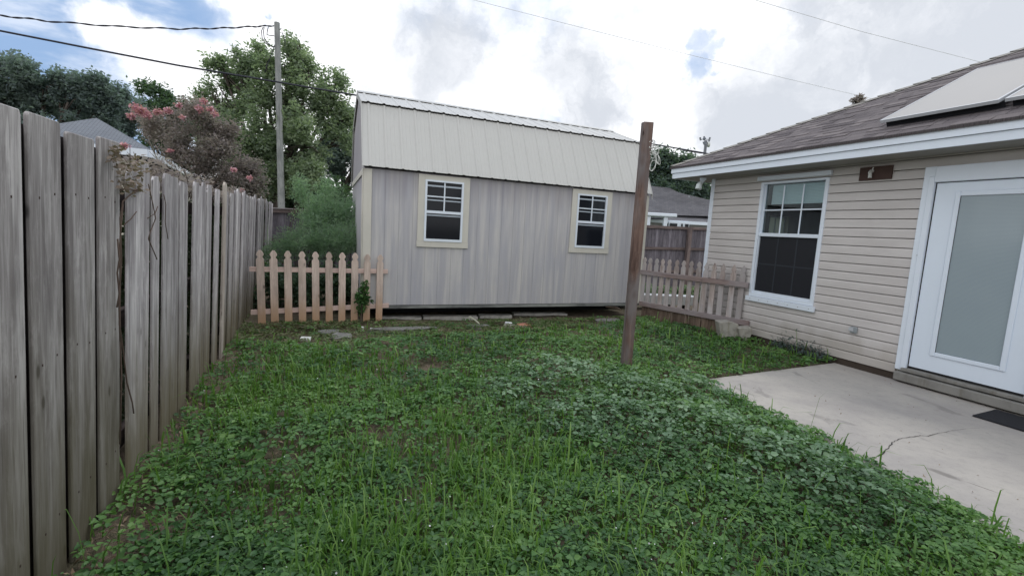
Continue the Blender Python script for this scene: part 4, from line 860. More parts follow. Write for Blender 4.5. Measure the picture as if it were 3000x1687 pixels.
# thatch of twigs and leaves lying over the fence top
tt = thing('twig_thatch', 'brown leafy twigs spilling along the top of the far fence boards', 'twigs', L(2, -.1, 0))
P = []; 
for k in range(5200):
    u = rg.uniform(-.6, 6.9) ** 1.0; hgt = (.07 + .05 * math.sin(u * 2.1) + .04 * math.sin(u * 5.3 + 1)) * (1.5 if u < 0.2 else .9 if u < 1.2 else 1.3); P.append(L(u, rg.uniform(-.28, -.03), 1.62 + rg.uniform(-.15, 1) * hgt))
V, Fc = leafcards(np.array(P), .05, .5, rg=rg); bigmesh('foliage', V, Fc, M['myrtle'], tt, rnd=np.repeat(rg.uniform(0, .8, len(P)), 4))
mb = MB()
for k in range(70):
    u = rg.uniform(-.6, 6.5); a = np.array(L(u, -.12, 1.5)); mb.tube([a, a + np.array([rg.uniform(-.1, .1), rg.uniform(-.1, .1), .18]), a + np.array([rg.uniform(-.2, .2), rg.uniform(-.2, .2), rg.uniform(.2, .38)])], [.004, .003, .0015], 4)
mb.build('twigs', M['vine'], tt)['kind'] = 'stuff'
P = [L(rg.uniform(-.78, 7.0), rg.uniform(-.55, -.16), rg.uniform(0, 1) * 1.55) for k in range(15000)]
V, Fc = leafcards(np.array(P), .085, .6, rg=rg); bigmesh('gap_dark_leaves', V, Fc, M['under'], tt, rnd=np.repeat(rg.uniform(0, .8, len(P)), 4))  # dark leaves added behind the boards so the gaps read dark

# ================================================================ NEIGHBOURING HOUSES
def hipbox(root, fr, L_, D, zw, ze, rise, oh, hipn, hipf, wall, roofm, tcol='white'):
    mb = MB(); mb.box(fr, 0, L_, -D, 0, -.05, zw); mb.build('wall', wall, root)
    mb = MB(); a, b = -oh, L_ + oh; o0, o1 = oh, -D - oh; mid = (o0 + o1) / 2
    q = [(a, o0, ze), (b, o0, ze), (b, o1, ze), (a, o1, ze), (a + hipn, mid, ze + rise), (b - hipf, mid, ze + rise)]
    W2 = (o0 - o1) / 2
    mb.add([fr(*p) for p in q], [(0, 1, 5, 4), (2, 3, 4, 5), (1, 2, 5), (3, 0, 4), (3, 2, 1, 0)], [(a, 0, 0), (b, 0, 0), (b, 2 * W2, 0), (a, 2 * W2, 0), (a + hipn, W2, 0), (b - hipf, W2, 0)])
    mb.build('roof', roofm, root)
    mb = MB(); mb.box(fr, a - .01, b + .01, o0 - .005, o0 + .08, ze - .17, ze - .004, 'u'); mb.box(fr, a - .08, a - .011, o1, o0 - .006, ze - .17, ze - .004); mb.build('gutter', M[tcol], root)
# left neighbour (seen over the fence)
kk = 1.3; E0 = np.array([-6.9, 8.7]) * kk; nd = unit(np.array([-.46, .888])); npn = np.array([nd[1], -nd[0]])
def NL(u, o, z): p = E0 + u * nd + o * npn; return (p[0], p[1], z)
nl = thing('neighbour_house', 'neighbouring house whose pale roof and white gutter show over the left fence', 'house', NL(4, -1, 0))
hipbox(nl, NL, 11, 1.9, 2.6, 1.05 * kk + EYE, .62 * kk, .35, 1.7, 1.7, M['nb_wall'], M['shingle_pale'])
# pale side wall seen through the gap
# right neighbour
NRO = at(1700, 700, 26)[:2]
def NR(u, o, z): return (NRO[0] + u, 26.0 - o - .18 * u * 0 , z)
nr = thing('neighbour_house', 'grey roofed neighbouring house beyond the back fence, right of the shed', 'house', NR(6, -2, 0))
zE = at(2000, 648, 26)[2]
hipbox(nr, NR, 12, 7, zE - .1, zE, 1.35, .3, 3.2, 3.2, M['nb_wall2'], M['shingle_grey'])
xr = lambda px: at(px, 640, 26)[0] - NRO[0]
# main roof peak: gable mass matching the ridge that slopes to the right
mb = MB(); pk = [at(1780, 560, 27), at(1909, 545, 27), at(1962, 551, 27), at(2018, 579, 27), at(2046, 587, 27), at(2300, 590, 27), at(2300, 640, 26.2), at(1780, 625, 26.2)]
n_ = len(pk); mb.add([tuple(p) for p in pk] + [(p[0], p[1] + 5, p[2] - (1.2 if i < 6 else 0)) for i, p in enumerate(pk)], [tuple(range(n_))[::-1], tuple(range(n_, 2 * n_))] + [(i, (i + 1) % n_, (i + 1) % n_ + n_, i + n_) for i in range(n_)], [(p[0], p[2] * 2, 0) for p in pk] * 2)
mb.build('upper_roof', M['shingle_grey'], nr)
mb = MB(); vpx = at(2017, 585, 26.8); mb.tube([vpx - np.array([0, 0, .3]), vpx + np.array([0, 0, .18])], .06, 8); mb.build('vent_pipe', M['white'], nr)
# porch
zp = at(1930, 632, 24)[2]; xa, xb = at(1860, 632, 24)[0], at(1982, 632, 24)[0]
mb = MB(); mb.box(Wd, xa, xb, 23.9, 25.9, zp - .03, zp + .13); mb.build('porch_roof', M['white'], nr, bevel=.02)
for px in (1900, 1950):
    xx = at(px, 650, 24)[0]; mb = MB(); mb.box(Wd, xx - .09, xx + .09, 24.0, 24.18, -.05, zp - .03); mb.build('porch_column', M['white'], nr)
x0, x1 = at(1958, 660, 25.6)[0], at(2018, 660, 25.6)[0]; zt, zb_ = at(1990, 650, 25.6)[2], at(1990, 690, 25.6)[2]
mb = MB(); mb.box(Wd, x0, x1, 25.55, 25.6, zb_, zt); wn = mb.build('window', M['white'], nr)
mb = MB(); xm = (x0 + x1) / 2
mb.box(Wd, x0 + .06, xm - .1, 25.50, 25.549, zb_ + .06, zt - .10); mb.box(Wd, xm + .12, x1 - .35, 25.50, 25.549, zb_ + .06, zt - .10); mb.box(Wd, x1 - .22, x1 - .04, 25.50, 25.549, zb_ + .06, zt - .10); sub(mb.build('pane', M['dark_glass'], nr), wn)

# ================================================================ SMALL THINGS IN THE YARD
def stone(name, px, py, w, d, h, m, label, cat, rot=0, seed=0, group=None, zoff=0, base=0.0):
    rg = np.random.default_rng(seed + 100); c = on(px, py, base); mb = MB(); n = 9; vs = []
    for lv, (sc, z) in enumerate(((1.0, -.03), (1.02, h * .7), (.9, h))):
        for k in range(n):
            t = 2 * PI * k / n + rg.uniform(-.12, .12); rr = sc * (1 + rg.uniform(-.12, .12)) / max(abs(math.cos(t)), abs(math.sin(t))) ** .75
            x, y = w / 2 * rr * math.cos(t), d / 2 * rr * math.sin(t); vs.append((c[0] + x * math.cos(rot) - y * math.sin(rot), c[1] + x * math.sin(rot) + y * math.cos(rot), base + z + rg.uniform(-.06, .06) * h + zoff))
    mb.add(vs, [tuple(range(n - 1, -1, -1)), tuple(range(2 * n, 3 * n))] + [(l * n + k, l * n + (k + 1) % n, (l + 1) * n + (k + 1) % n, (l + 1) * n + k) for l in range(2) for k in range(n)])
    o = mb.build(name, m, bevel=.004); return tag(o, label, cat, group)
def poly_block(name, pts, Y, th, m, label, cat):
    mb = MB(); P = [at(x, y, Y) for x, y in pts]; n = len(P); Q = [p + np.array([.02, th, .0]) for p in P]
    mb.add([tuple(p) for p in P + Q], [tuple(range(n))[::-1], tuple(range(n, 2 * n))] + [(i, (i + 1) % n, (i + 1) % n + n, i + n) for i in range(n)])
    return tag(mb.build(name, m, bevel=.008), label, cat)
poly_block('concrete_block', [(2106, 944), (2140, 942), (2163, 950), (2172, 972), (2168, 1000), (2112, 990)], 7.05, .2, M['concrete_block'], 'rough angular concrete chunk at the foot of the old picket fence', 'concrete block')
poly_block('concrete_block', [(2164, 962), (2176, 960), (2202, 959), (2204, 976), (2196, 994), (2180, 1000), (2168, 985)], 6.98, .16, M['concrete_block'], 'small pale rounded concrete chunk against the house siding', 'concrete block')
stone('paver', 998, 988, .24, .34, .03, M['paver'], 'flat grey paver lying in the dirt before the tan picket panel', 'paver', .3, 1)
stone('paver', 962, 974, .26, .2, .025, M['paver'], 'long grey paver lying in the dirt near the middle of the tan pickets', 'paver', .4, 2)
stone('paver', 1188, 966, .95, .18, .03, M['paver'], 'long sunken paver strip at the lawn edge left of the shed window', 'paver', .40, 3)
stone('paver', 1398, 958, .34, .16, .03, M['paver'], 'short pale paver in the weeds in front of the shed', 'paver', .4, 4)
stone('paver', 1783, 940, .5, .2, .03, M['paver'], 'pale paver near the brown post, before the shed', 'paver', .4, 5)
stone('stone', 1061, 962, .04, .035, .025, M['paper'], 'small pale stone in the dirt below the end pickets', 'stone', 0, 6)
stone('stone', 1089, 965, .05, .04, .022, M['paper'], 'small white stone in the dirt right of the picket panel', 'stone', 0, 7)
stone('broken_tile', 1535, 955, .22, .2, .03, M['brick'], 'orange-brown broken tile in the weeds before the shed', 'tile', .3, 8)
stone('broken_board', 1510, 957, .36, .14, .02, M['concrete_block'], 'pale broken board piece beside the orange tile', 'board', -.3, 9)
stone('stone', 1489, 950, .12, .07, .035, M['paper'], 'white stone beside the broken board piece', 'stone', -.4, 10)
mb = MB(); c = on(894, 990, .03); fr = lambda u, o, z: (c[0] + u * .97 - o * .2, c[1] + u * .2 + o * .97, c[2] + z)
mb.add([fr(-.06, -.01, -.01), fr(.06, -.015, -.015), fr(.065, .03, .01), fr(-.05, .035, .012), fr(-.06, -.012, -.03), fr(.065, -.018, -.035)], [(0, 1, 2, 3), (4, 5, 1, 0), (3, 2, 5, 4), (1, 5, 2), (0, 3, 4)])
tag(mb.build('litter', M['rope']), 'crumpled white litter in the lawn before the tan pickets', 'litter')
mb = MB(); mb.tube([on(1376, 928, .06), on(1392, 938, .05), on(1404, 948, .04)], [.012, .013, .010], 6); tag(mb.build('stick', plain('pale_stick', (.55, .56, .44), .8, .2)), 'pale peeled stick lying in the weeds in front of the shed', 'stick')
mb = MB(); mb.tube([on(1775, 898, .10), on(1800, 900, .09), on(1818, 906, .04)], [.02, .025, .015], 6); tag(mb.build('stick', plain('tan_stick', (.36, .27, .22), .8, .2)), 'tan wood scrap under the shed wall beside the brown post', 'stick')
# concrete edging under the front of the shed, in broken lengths
for k, (x0, x1, y) in enumerate(((1105, 1235, 925), (1240, 1400, 923), (1405, 1500, 920), (1505, 1660, 914))):
    a, b = on(x0, y + 5, .0), on(x1, y + 5.5, .0); d = unit(b - a); q = np.array([-d[1], d[0], 0]); mb = MB(); n = 8; vs = []
    for i in range(n + 1):
        p = a + (b - a) * i / n; j = random.uniform(-.02, .02)
        vs += [p + q * (-.02 + j) + np.array([0, 0, -.08]), p + q * (-.02 + j) + np.array([0, 0, random.uniform(.0, .02)]), p + q * .13 + np.array([0, 0, .012]), p + q * .13 + np.array([0, 0, -.08])]
    fc = [(4 * i + s, 4 * i + 4 + s, 4 * i + 4 + (s + 1) % 4, 4 * i + (s + 1) % 4) for i in range(n) for s in range(4)] + [(0, 1, 2, 3), (4 * n + 3, 4 * n + 2, 4 * n + 1, 4 * n)]
    mb.add(vs, fc); tag(mb.build('concrete_edging', plain('pale_edging', (.50, .49, .46), .9, .2, .7, 8, .4, 40)), ['pale concrete edging under the shed, next to the tan picket panel', 'pale concrete edging under the left shed window', 'short pale concrete edging under the middle of the shed wall', 'pale concrete edging under the shed, towards the right window'][k], 'concrete edging', 'concrete edging lengths under the shed')
# white trough seen through the old picket fence
a, b = on(1885, 902, .0), on(2041, 908, .0); d = unit(b - a); q = np.array([-d[1], d[0], 0])
fr = lambda u, o, z: tuple(a + d * u + q * o + np.array([0, 0, z])); ln = float(np.linalg.norm(b - a))
wb = thing('white_bench', 'low white bench seen through the gaps of the old picket fence', 'bench', tuple(a))
mb = MB(); mb.box(fr, -.6, ln, 0, .3, .085, .275); mb.build('seat', M['pale_plank'], wb, bevel=.008)
for u in (-.5, ln - .25, ln * .45):
    mb = MB(); mb.box(fr, u, u + .12, .05, .25, 0, .084); mb.build('leg', M['black'], wb)
# green planting beyond the old picket fence: low growth
rg = np.random.default_rng(37); bl = [B(x, 870 - abs(x - 1960) * .05, 11.6, 42, asp=1.3) for x in range(1880, 2070, 26)]
bg = thing('low_shrub', 'low green shrubs behind the white bench at the back fence', 'shrub', (at(1970, 900, 11.6)[0], 11.6, 0)); P, R = clumps(bl, 380, 14, .1, rg, .3); P[:, 2] = np.abs(P[:, 2]) * .8; V, Fc = leafcards(P, .08, .5, rg=rg); bigmesh('foliage', V, Fc, M['tree_mid'], bg, rnd=np.repeat(R * .6, 4))
# dark weeds against the house base
rg = np.random.default_rng(41); P = []
for k in range(620):
    u = rg.uniform(1.55, 2.35); P.append(H(u, rg.uniform(.03, .16), abs(rg.normal()) * .07 * (1.2 - abs(u - 2.0))))
V, Fc = leafcards(np.array(P), .05, .28, rg=rg, droop=-.5); hw = thing('base_weed', 'dark straggly weeds against the base of the house siding', 'weed', H(1.95, .1, 0)); bigmesh('foliage', V, Fc, M['tree_dark'], hw, rnd=np.repeat(rg.uniform(0, .6, len(P)), 4))
mb = MB()
for k in range(30):
    u = rg.uniform(1.6, 2.3); a_ = np.array(H(u, .08, 0)); mb.tube([a_, a_ + np.array([rg.uniform(-.06, .06), rg.uniform(-.06, .06), .09]), a_ + np.array([rg.uniform(-.12, .12), rg.uniform(-.12, .12), rg.uniform(.1, .2)])], [.003, .0025, .001], 4)
mb.build('stem', M['vine'], hw)

# ================================================================ WEEDS AND GRASS
def inpoly(x, y, pl_):
    r = np.zeros(len(x), bool); n = len(pl_); j = n - 1
    for i in range(n):
        xi, yi = pl_[i]; xj, yj = pl_[j]; c = ((yi > y) != (yj > y)) & (x < (xj - xi) * (y - yi) / (yj - yi + 1e-12) + xi); r ^= c; j = i
    return r
yard = [L(-3.4, .03, 0)[:2], L(7.2, .03, 0)[:2], S(-1.6, .0, 0)[:2], S(.45, .0, 0)[:2], S(.5, .2, 0)[:2], S(UR, .15, 0)[:2], PR(0.1, .12, 0)[:2], PR(1.9, .12, 0)[:2], H(1.0, .04, 0)[:2], H(2.42, .04, 0)[:2], PE[0]] + [(a + .13, b) for a, b in PE[1:]] + [(-1.0, -1.0)]
lawn_pts = [on(600, 995, 0)[:2], on(800, 1008, 0)[:2], on(1000, 1022, 0)[:2], on(1150, 996, 0)[:2], on(1300, 984, 0)[:2], on(1500, 978, 0)[:2], on(1750, 955, 0)[:2], on(1900, 932, 0)[:2], on(2000, 952, 0)[:2]]
def lawnmask(x, y):
    """1 on the lush lawn, 0 on the bare strip by the shed"""
    lx = np.array([p[0] for p in lawn_pts]); ly = np.array([p[1] for p in lawn_pts]); e = np.interp(x, lx, ly) + .12 * fbm(x, y, 6, 8)
    m = np.clip((e - y) / .25 + .5, 0, 1)
    d = (np.stack([x, y], -1) - FO) @ FN                  # distance from the left fence
    return m, d
CL = [(on(1700, 1095, .1), .55, .45), (on(1900, 1150, .1), .6, .5), (on(2050, 1120, .1), .35, .4), (on(2100, 1260, .1), .5, .5), (on(2300, 1330, .1), .45, .4), (on(1800, 1200, .1), .5, .35), (on(1500, 1130, .1), .3, .25), (on(2450, 1400, .1), .35, .35)]
def pale(x, y):
    v = np.zeros(len(x))
    for c, r, a in CL: v = np.maximum(v, np.exp(-((x - c[0]) ** 2 + (y - c[1]) ** 2) / (2 * (r * .6) ** 2)))
    return v
def canopy(x, y):
    m, d = lawnmask(x, y); h = .085 + .075 * fbm(x, y, 2.6, 21) + .06 * fbm(x, y, 7, 22) + .10 * pale(x, y)
    h *= (.35 + .65 * m) * np.clip(.35 + d / .9, .3, 1)
    edge = np.clip((2.0 + .29 * (4.86 - y) - x) / .35, 0, 1); h *= .55 + .45 * edge
    g = on(1300, 1300, 0); h *= 1 - .3 * np.exp(-((x - g[0]) ** 2 + (y - g[1]) ** 2) / .8)
    return np.maximum(h, .018)
def sample(n, ymin=1.2, ymax=9.4, pw=1.7):
    # denser near the camera
    t = rng.uniform(0, 1, n) ** pw; y = ymin + (ymax - ymin) * t; x = rng.uniform(-1.16, 1.16, n) * y + rng.uniform(-.3, .3, n); k = inpoly(x, y, yard); ex = np.interp(-y, [-b for a, b in PE], [a for a, b in PE]); k &= (x < ex + .02 + .10 * np.clip(.4 + 1.4 * fbm(x, y, 9, 95), 0, 1)) | (y > PE[0][1]); return x[k], y[k]
DP = [(on(480, 1500, 0), .20), (on(800, 1330, 0), .20), (on(560, 1190, 0), .18), (on(660, 1050, 0), .30), (on(1120, 1270, 0), .16), (on(420, 1330, 0), .25), (on(1250, 1080, 0), .14), (on(300, 1640, 0), .22)]
def dirt(x, y):
    v = 0 * x
    for c, r in DP: v = np.maximum(v, np.exp(-((x - c[0]) ** 2 + (y - c[1]) ** 2) / (2 * r * r)))
    return np.clip(v * (1 + .8 * fbm(x, y, 8, 97)), 0, 1)
def gsel0(x, y):
    v = 0 * x
    for q, r in (((1350, 1350), .55), ((950, 1120), .6), ((1400, 1600), .4)): c = on(*q, 0); v = np.maximum(v, np.exp(-((x - c[0]) ** 2 + (y - c[1]) ** 2) / (2 * r * r)))
    return v
def leaf6(P, d, nn, Ls, W):
    s = unit(np.cross(d, nn)); nn = unit(np.cross(s, d)); Ls = Ls[:, None]; W = W[:, None]
    V = np.stack([P, P + d * Ls * .22 + s * W * .46 + nn * Ls * .10, P + d * Ls * .62 + s * W * .40 + nn * Ls * .10, P + d * Ls - nn * Ls * .08, P + d * Ls * .62 - s * W * .40 + nn * Ls * .10, P + d * Ls * .22 - s * W * .46 + nn * Ls * .10], 1).reshape(-1, 3)
    b = np.arange(len(P))[:, None] * 6; F = np.concatenate([b + np.array([[0, 1, 2, 3]]), b + np.array([[0, 3, 4, 5]])], 0)
    return V, F
def weedmesh(name, n, mat, lo, hi, sel, label, pw=1.7, ymax=9.4, tri=True):
    x, y = sample(n, ymax=ymax, pw=pw); m, d = lawnmask(x, y); keep = rng.uniform(0, 1, len(x)) < sel(x, y, m, d); x, y = x[keep], y[keep]; h = canopy(x, y)
    n = len(x); z = h * rng.uniform(.25, 1.0, n) ** .6; size = rng.uniform(lo, hi, n) * np.clip(.85 + .09 * (y - 2), .85, 1.6)
    az = rng.uniform(0, 2 * PI, n); V = []; Fs = []; R = []; off = 0
    base_r = np.clip(.42 + .55 * fbm(x, y, 1.6, 31) + .40 * fbm(x, y, 5.0, 33) + rng.normal(size=n) * .20, 0, 1)
    lean = rng.normal(size=(n, 2)) * .42
    k3 = 3 if tri else 1
    for j in range(k3):
        a = az + j * 2 * PI / 3 * .9 + rng.uniform(-.3, .3, n); tilt = rng.uniform(-.35, .3, n)
        dd = unit(np.stack([np.cos(a) * np.cos(tilt), np.sin(a) * np.cos(tilt), np.sin(tilt) + .0 * a], -1)); nn = unit(np.stack([lean[:, 0] + rng.normal(size=n) * .12, lean[:, 1] + rng.normal(size=n) * .12, np.ones(n)], -1))
        P = np.stack([x, y, z], -1) + dd * .006; v, f = leaf6(P, dd, nn, size, size * rng.uniform(.62, .85, n)); V.append(v); Fs.append(f + off); off += len(v); R.append(np.repeat(np.clip(base_r + rng.normal(size=n) * .05, 0, 1), 6))
    o = bigmesh(name, np.concatenate(V), np.concatenate(Fs), M[mat], rnd=np.concatenate(R)); o['label'] = label; o['kind'] = 'stuff'; return o
weedmesh('weed_cover', 70000, 'weed', .016, .048, lambda x, y, m, d: (.12 + .88 * m) * np.clip(.40 + d / .4, .3, 1) * (1 - .55 * pale(x, y)) * np.clip(.95 + 1.2 * fbm(x, y, 3.2, 51), .12, 1) * (1 - .55 * np.clip(gsel0(x, y), 0, 1)) * (1 - .85 * dirt(x, y)), 'dense low green leafy weeds covering the lawn')
weedmesh('broad_weed', 5200, 'weed', .045, .075, lambda x, y, m, d: np.clip(1.6 * fbm(x, y, 2.4, 91) - .1, 0, 1) * (.1 + .9 * m), 'larger broad-leaved weeds standing in clumps in the lawn')
weedmesh('pale_weed_cover', 26000, 'weed_pale', .028, .056, lambda x, y, m, d: np.clip(pale(x, y) * 1.1, 0, 1) * m, 'pale grey-green broad-leaved weeds between the post and the patio', pw=1.2, ymax=6.5)
def blades(name, n, mat, sel, label, lo=.05, hi=.15, w=.004):
    x, y = sample(n, pw=1.6); m, d = lawnmask(x, y); k = rng.uniform(0, 1, len(x)) < sel(x, y, m, d); x, y = x[k], y[k]; n = len(x)
    hgt = rng.uniform(lo, hi, n) * (.45 + .55 * lawnmask(x, y)[0]) * (1 + rng.uniform(0, 1, n) ** 8 * 1.2); a = rng.uniform(0, 2 * PI, n); bend = rng.uniform(.15, .9, n)
    dr = np.stack([np.cos(a), np.sin(a), np.zeros(n)], -1); sd = np.stack([-np.sin(a), np.cos(a), np.zeros(n)], -1); P = np.stack([x, y, np.full(n, -.02)], -1); ww = (w * rng.uniform(.6, 1.4, n) * np.clip(.7 + .15 * y, .9, 2.0))[:, None]; up = np.array([0, 0, 1.0]); hh = hgt[:, None]; bb = bend[:, None]
    p1 = P + up * hh * .5 + dr * hh * bb * .15; p2 = P + up * hh * .85 + dr * hh * bb * .45; p3 = P + up * hh * (1 - .25 * bb) + dr * hh * bb * .9
    V = np.stack([P - sd * ww, P + sd * ww, p1 - sd * ww, p1 + sd * ww, p2 - sd * ww * .7, p2 + sd * ww * .7, p3 - sd * ww * .12, p3 + sd * ww * .12], 1).reshape(-1, 3); b = np.arange(n)[:, None] * 8
    F = np.concatenate([b + np.array([[0, 1, 3, 2]]), b + np.array([[2, 3, 5, 4]]), b + np.array([[4, 5, 7, 6]])], 0)
    o = bigmesh(name, V, F, M[mat], rnd=np.repeat(np.clip(.45 + .35 * fbm(x, y, 2.2, 61) + rng.normal(size=n) * .2, 0, 1), 8)); o['label'] = label; o['kind'] = 'stuff'; return o
gc = [on(1350, 1350, 0), on(900, 1110, 0), on(1400, 1600, 0), on(1050, 1150, 0)]
def gsel(x, y, m, d):
    v = .25 + 0 * x
    for c, r in zip(gc, (.6, .7, .5, .6)): v = np.maximum(v, np.exp(-((x - c[0]) ** 2 + (y - c[1]) ** 2) / (2 * r * r)))
    return v * (.35 + .65 * m) * np.clip(.5 + d, .3, 1) * (1 - .7 * dirt(x, y)) * np.clip(.8 + 1.1 * fbm(x, y, 4.5, 63), .15, 1)
blades('grass', 92000, 'grass', gsel, 'bright green grass blades growing through the weeds')
blades('tall_grass', 2600, 'grass', lambda x, y, m, d: gsel(x, y, m, d) * .8, 'long pale grass stems standing above the weeds', .16, .30, .0028)
# bare-strip sprigs by the shed
weedmesh('sparse_weed', 90000, 'sprig', .016, .034, lambda x, y, m, d: (1 - m) * np.clip(.55 + 1.3 * fbm(x, y, 3, 71), .06, 1), 'sparse low weeds on the bare strip in front of the shed', pw=.6, tri=True)
# tiny white flowers
x, y = sample(420, ymax=4.5); m, d = lawnmask(x, y); k = (m > .8) & (pale(x, y) < .5) & (fbm(x, y, 3, 81) > -.05); x, y = x[k], y[k]; P = np.stack([x, y, canopy(x, y) + .012], -1)
V, Fc = leafcards(P, .009, 1.0, up=2); o = bigmesh('small_flower', V, Fc, M['paper'], rnd=np.repeat(rng.uniform(0, 1, len(x)), 4)); o['kind'] = 'stuff'; o['label'] = 'tiny white flowers scattered in the weeds'
# dry stalks and litter on the soil
x, y = sample(22000, pw=1.2); m, d = lawnmask(x, y); k = (m < .6) | (d < .22) | (rng.uniform(0, 1, len(x)) < dirt(x, y) * 1.2); x, y = x[k], y[k]; n = len(x)
P = np.stack([x, y, np.full(n, .0) + rng.uniform(-.02, .015, n)], -1); V, Fc = leafcards(P, .035, .28, up=2); o = bigmesh('leaf_litter', V, Fc, M['litter'], rnd=np.repeat(rng.uniform(0, 1, n), 4)); o['kind'] = 'stuff'; o['label'] = 'dry brown leaf litter on the soil by the fence and shed'

x = rng.uniform(2.1, 5.0, 900); y = rng.uniform(1.5, 6.0, 900); ex = np.interp(-y, [-b for a, b in PE], [a for a, b in PE]); u_ = (x - HO[0]) * HU[0] + (y - HO[1]) * HU[1]; o_ = (x - HO[0]) * HN[0] + (y - HO[1]) * HN[1]
k = (x > ex + .02) & (o_ > .15) & (u_ > 2.5) & (rng.uniform(0, 1, 900) < np.exp(-(x - ex) / .35) + .10 + .4 * (o_ < .4)); P = np.stack([x[k], y[k], np.full(k.sum(), .003)], -1)
V, Fc = leafcards(P, .016, .45, up=3, fold=.1); o = bigmesh('patio_crumbs', V, Fc, M['litter'], rnd=np.repeat(rng.uniform(0, 1, k.sum()), 4)); o['kind'] = 'stuff'; o['label'] = 'tiny dry leaf crumbs lying on the concrete patio'
# ================================================================ CAMERA
cam = bpy.data.cameras.new('camera'); co = bpy.data.objects.new('camera', cam); C.objects.link(co)
cam.sensor_width = 36; cam.lens = FPX / 3000 * 36; cam.clip_end = 2000; cam.clip_start = .05
mw = Matrix.Identity(4)
for i in range(3): mw[i][0] = CR[i]; mw[i][1] = CU[i]; mw[i][2] = -CF[i]
mw[2][3] = EYE; co.matrix_world = mw; bpy.context.scene.camera = co
# ================================================================ LIGHT AND SKY
SUN_EL, SUN_AZ = math.radians(62), math.radians(25)     # azimuth from +Y towards +X
sl_ = bpy.data.lights.new('sun', 'SUN'); sl_.energy = 1.0; sl_.angle = math.radians(14); sl_.color = (1, .97, .92); so_ = bpy.data.objects.new('sun', sl_); C.objects.link(so_)
dv = Vector((math.sin(SUN_AZ) * math.cos(SUN_EL), math.cos(SUN_AZ) * math.cos(SUN_EL), math.sin(SUN_EL))); so_.rotation_euler = dv.to_track_quat('Z', 'Y').to_euler()
W = bpy.data.worlds.new('World'); bpy.context.scene.world = W; W.use_nodes = True
class WN(NT):
    def __init__(s): s.n = W.node_tree.nodes; s.l = W.node_tree.links
w = WN(); bg = w.n['Background']; bg.inputs['Strength'].default_value = .1
sky = w.node('ShaderNodeTexSky'); sky.sky_type = 'NISHITA'; sky.sun_disc = False; sky.sun_elevation = SUN_EL; sky.sun_rotation = SUN_AZ; sky.air_density = 1.2; sky.dust_density = .8
tcn = w.node('ShaderNodeTexCoord').outputs['Generated']
nrm = w.node('ShaderNodeVectorMath', operation='NORMALIZE'); w.put(nrm.inputs[0], tcn); D = nrm.outputs[0]
def vnoise(sc, det, amp, rough=.6):
    x = w.node('ShaderNodeTexNoise'); w.put(x.inputs['Vector'], D); x.inputs['Scale'].default_value = sc; x.inputs['Detail'].default_value = det; x.inputs['Roughness'].default_value = rough
    a = w.node('ShaderNodeVectorMath', operation='SUBTRACT'); w.put(a.inputs[0], x.outputs['Color']); a.inputs[1].default_value = (.5, .5, .5)
    b = w.node('ShaderNodeVectorMath', operation='SCALE'); w.put(b.inputs[0], a.outputs[0]); b.inputs['Scale'].default_value = amp; return b.outputs[0]
Dd = w.vadd(w.vadd(D, vnoise(4.5, 7, .16)), vnoise(16, 6, .05))
Ds = w.vadd(w.vadd(D, vnoise(4.0, 6, .20)), vnoise(12, 5, .06))
def blobs(vec, lst, soft):
    acc = None
    for x, y, r, amt in lst:
        c = ray(x, y); c = c / np.linalg.norm(c)
        d = w.node('ShaderNodeVectorMath', operation='DISTANCE'); w.put(d.inputs[0], vec); d.inputs[1].default_value = tuple(c)
        rr = r / FPX; m = w.rng(d.outputs['Value'], rr * (1 - soft), rr * (1 + soft), amt, 0); acc = m if acc is None else w.math('MAXIMUM', acc, m)
    return acc
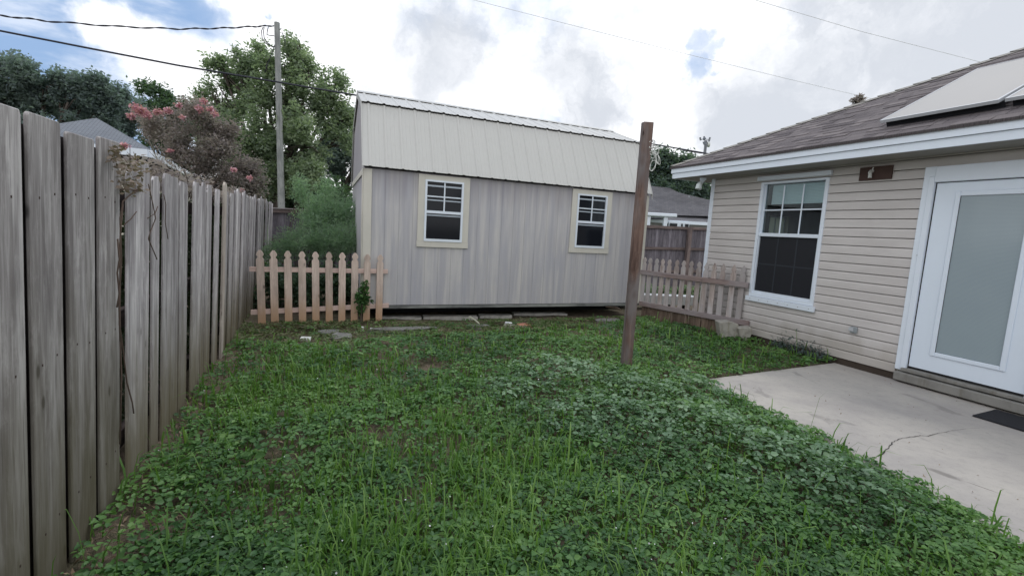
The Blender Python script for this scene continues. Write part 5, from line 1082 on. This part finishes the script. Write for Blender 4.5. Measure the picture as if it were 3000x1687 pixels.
blue = blobs(Dd, [(60, 40, 250, 1.0), (260, 90, 200, .95), (430, 110, 150, .85), (120, 260, 170, .75), (330, 230, 110, .65), (500, 90, 90, .8), (745, 50, 46, .8), (770, 120, 40, .5), (550, 20, 60, .6), (2000, 88, 30, .42), (2030, 120, 38, .55), (2075, 150, 34, .5), (2045, 195, 42, .6), (2095, 222, 26, .5), (1615, 335, 46, .55), (-500, 100, 500, .9), (880, 190, 36, .45), (1580, 430, 40, .5), (1500, -2600, 900, .8)], .35)
holes = blobs(Dd, [(330, 110, 62, .9), (400, 180, 75, .9), (560, 240, 85, .8), (250, 330, 50, .4)], .5)
blue = w.math('MULTIPLY', blue, w.math('SUBTRACT', 1.0, holes)); bn = w.noise(D, 7.5, 9, .62); blue = w.rng(w.math('ADD', blue, w.math('MULTIPLY', w.math('SUBTRACT', bn, .5), .9)), .12, .95, 0, .97)
wis = w.noise(w.scale(D, (2.0, 3.0, 9.0)), 2.2, 6, .6); blue = w.math('MULTIPLY', blue, w.rng(wis, .42, .70, 1.0, .55))
gray = blobs(Ds, [(1340, 190, 130, .55), (1250, 90, 110, .4), (1690, 265, 130, .6), (1800, 235, 100, .5), (2480, 240, 290, .6), (2750, 60, 330, .6), (2350, 360, 220, .65), (2950, 100, 260, .6), (1130, 150, 90, .25), (1480, 40, 120, .25), (2150, 60, 120, .2), (1150, 320, 90, .25), (1950, 420, 100, .3), (2130, 430, 110, .25)], .6)
gn = w.rng(w.noise(Ds, 6.5, 7, .6), .44, .66, 0, .26)
gray = w.rng(w.math('ADD', w.math('ADD', gray, gn), w.math('MULTIPLY', w.math('SUBTRACT', w.noise(Ds, 5.5, 9, .6), .5), 1.2)), .04, .80, 0, .92)
cloud = w.mix(gray, (12.4, 12.5, 12.8), (6.3, 6.7, 7.4))
skyc = w.mix(.85, sky.outputs[0], (2.9, 4.6, 7.6))
col = w.mix(blue, cloud, skyc)
# below the horizon: dull ground light
zz = w.xyz(D)[2]; col = w.mix(w.rng(zz, -.06, 0.0), (1.2, 1.3, 1.1), col)
w.put(bg.inputs['Color'], col)
sc = bpy.context.scene
sc.view_settings.view_transform = 'Standard'; sc.view_settings.look = 'None'; sc.view_settings.exposure = 0.07; sc.view_settings.gamma = 1; sc.view_settings.use_curve_mapping = False
sc.cycles.max_bounces = 8; sc.cycles.transparent_max_bounces = 12
try: sc.cycles.use_denoising = True
except Exception: pass
for o in bpy.data.objects:
    if '_o' in o: del o['_o']
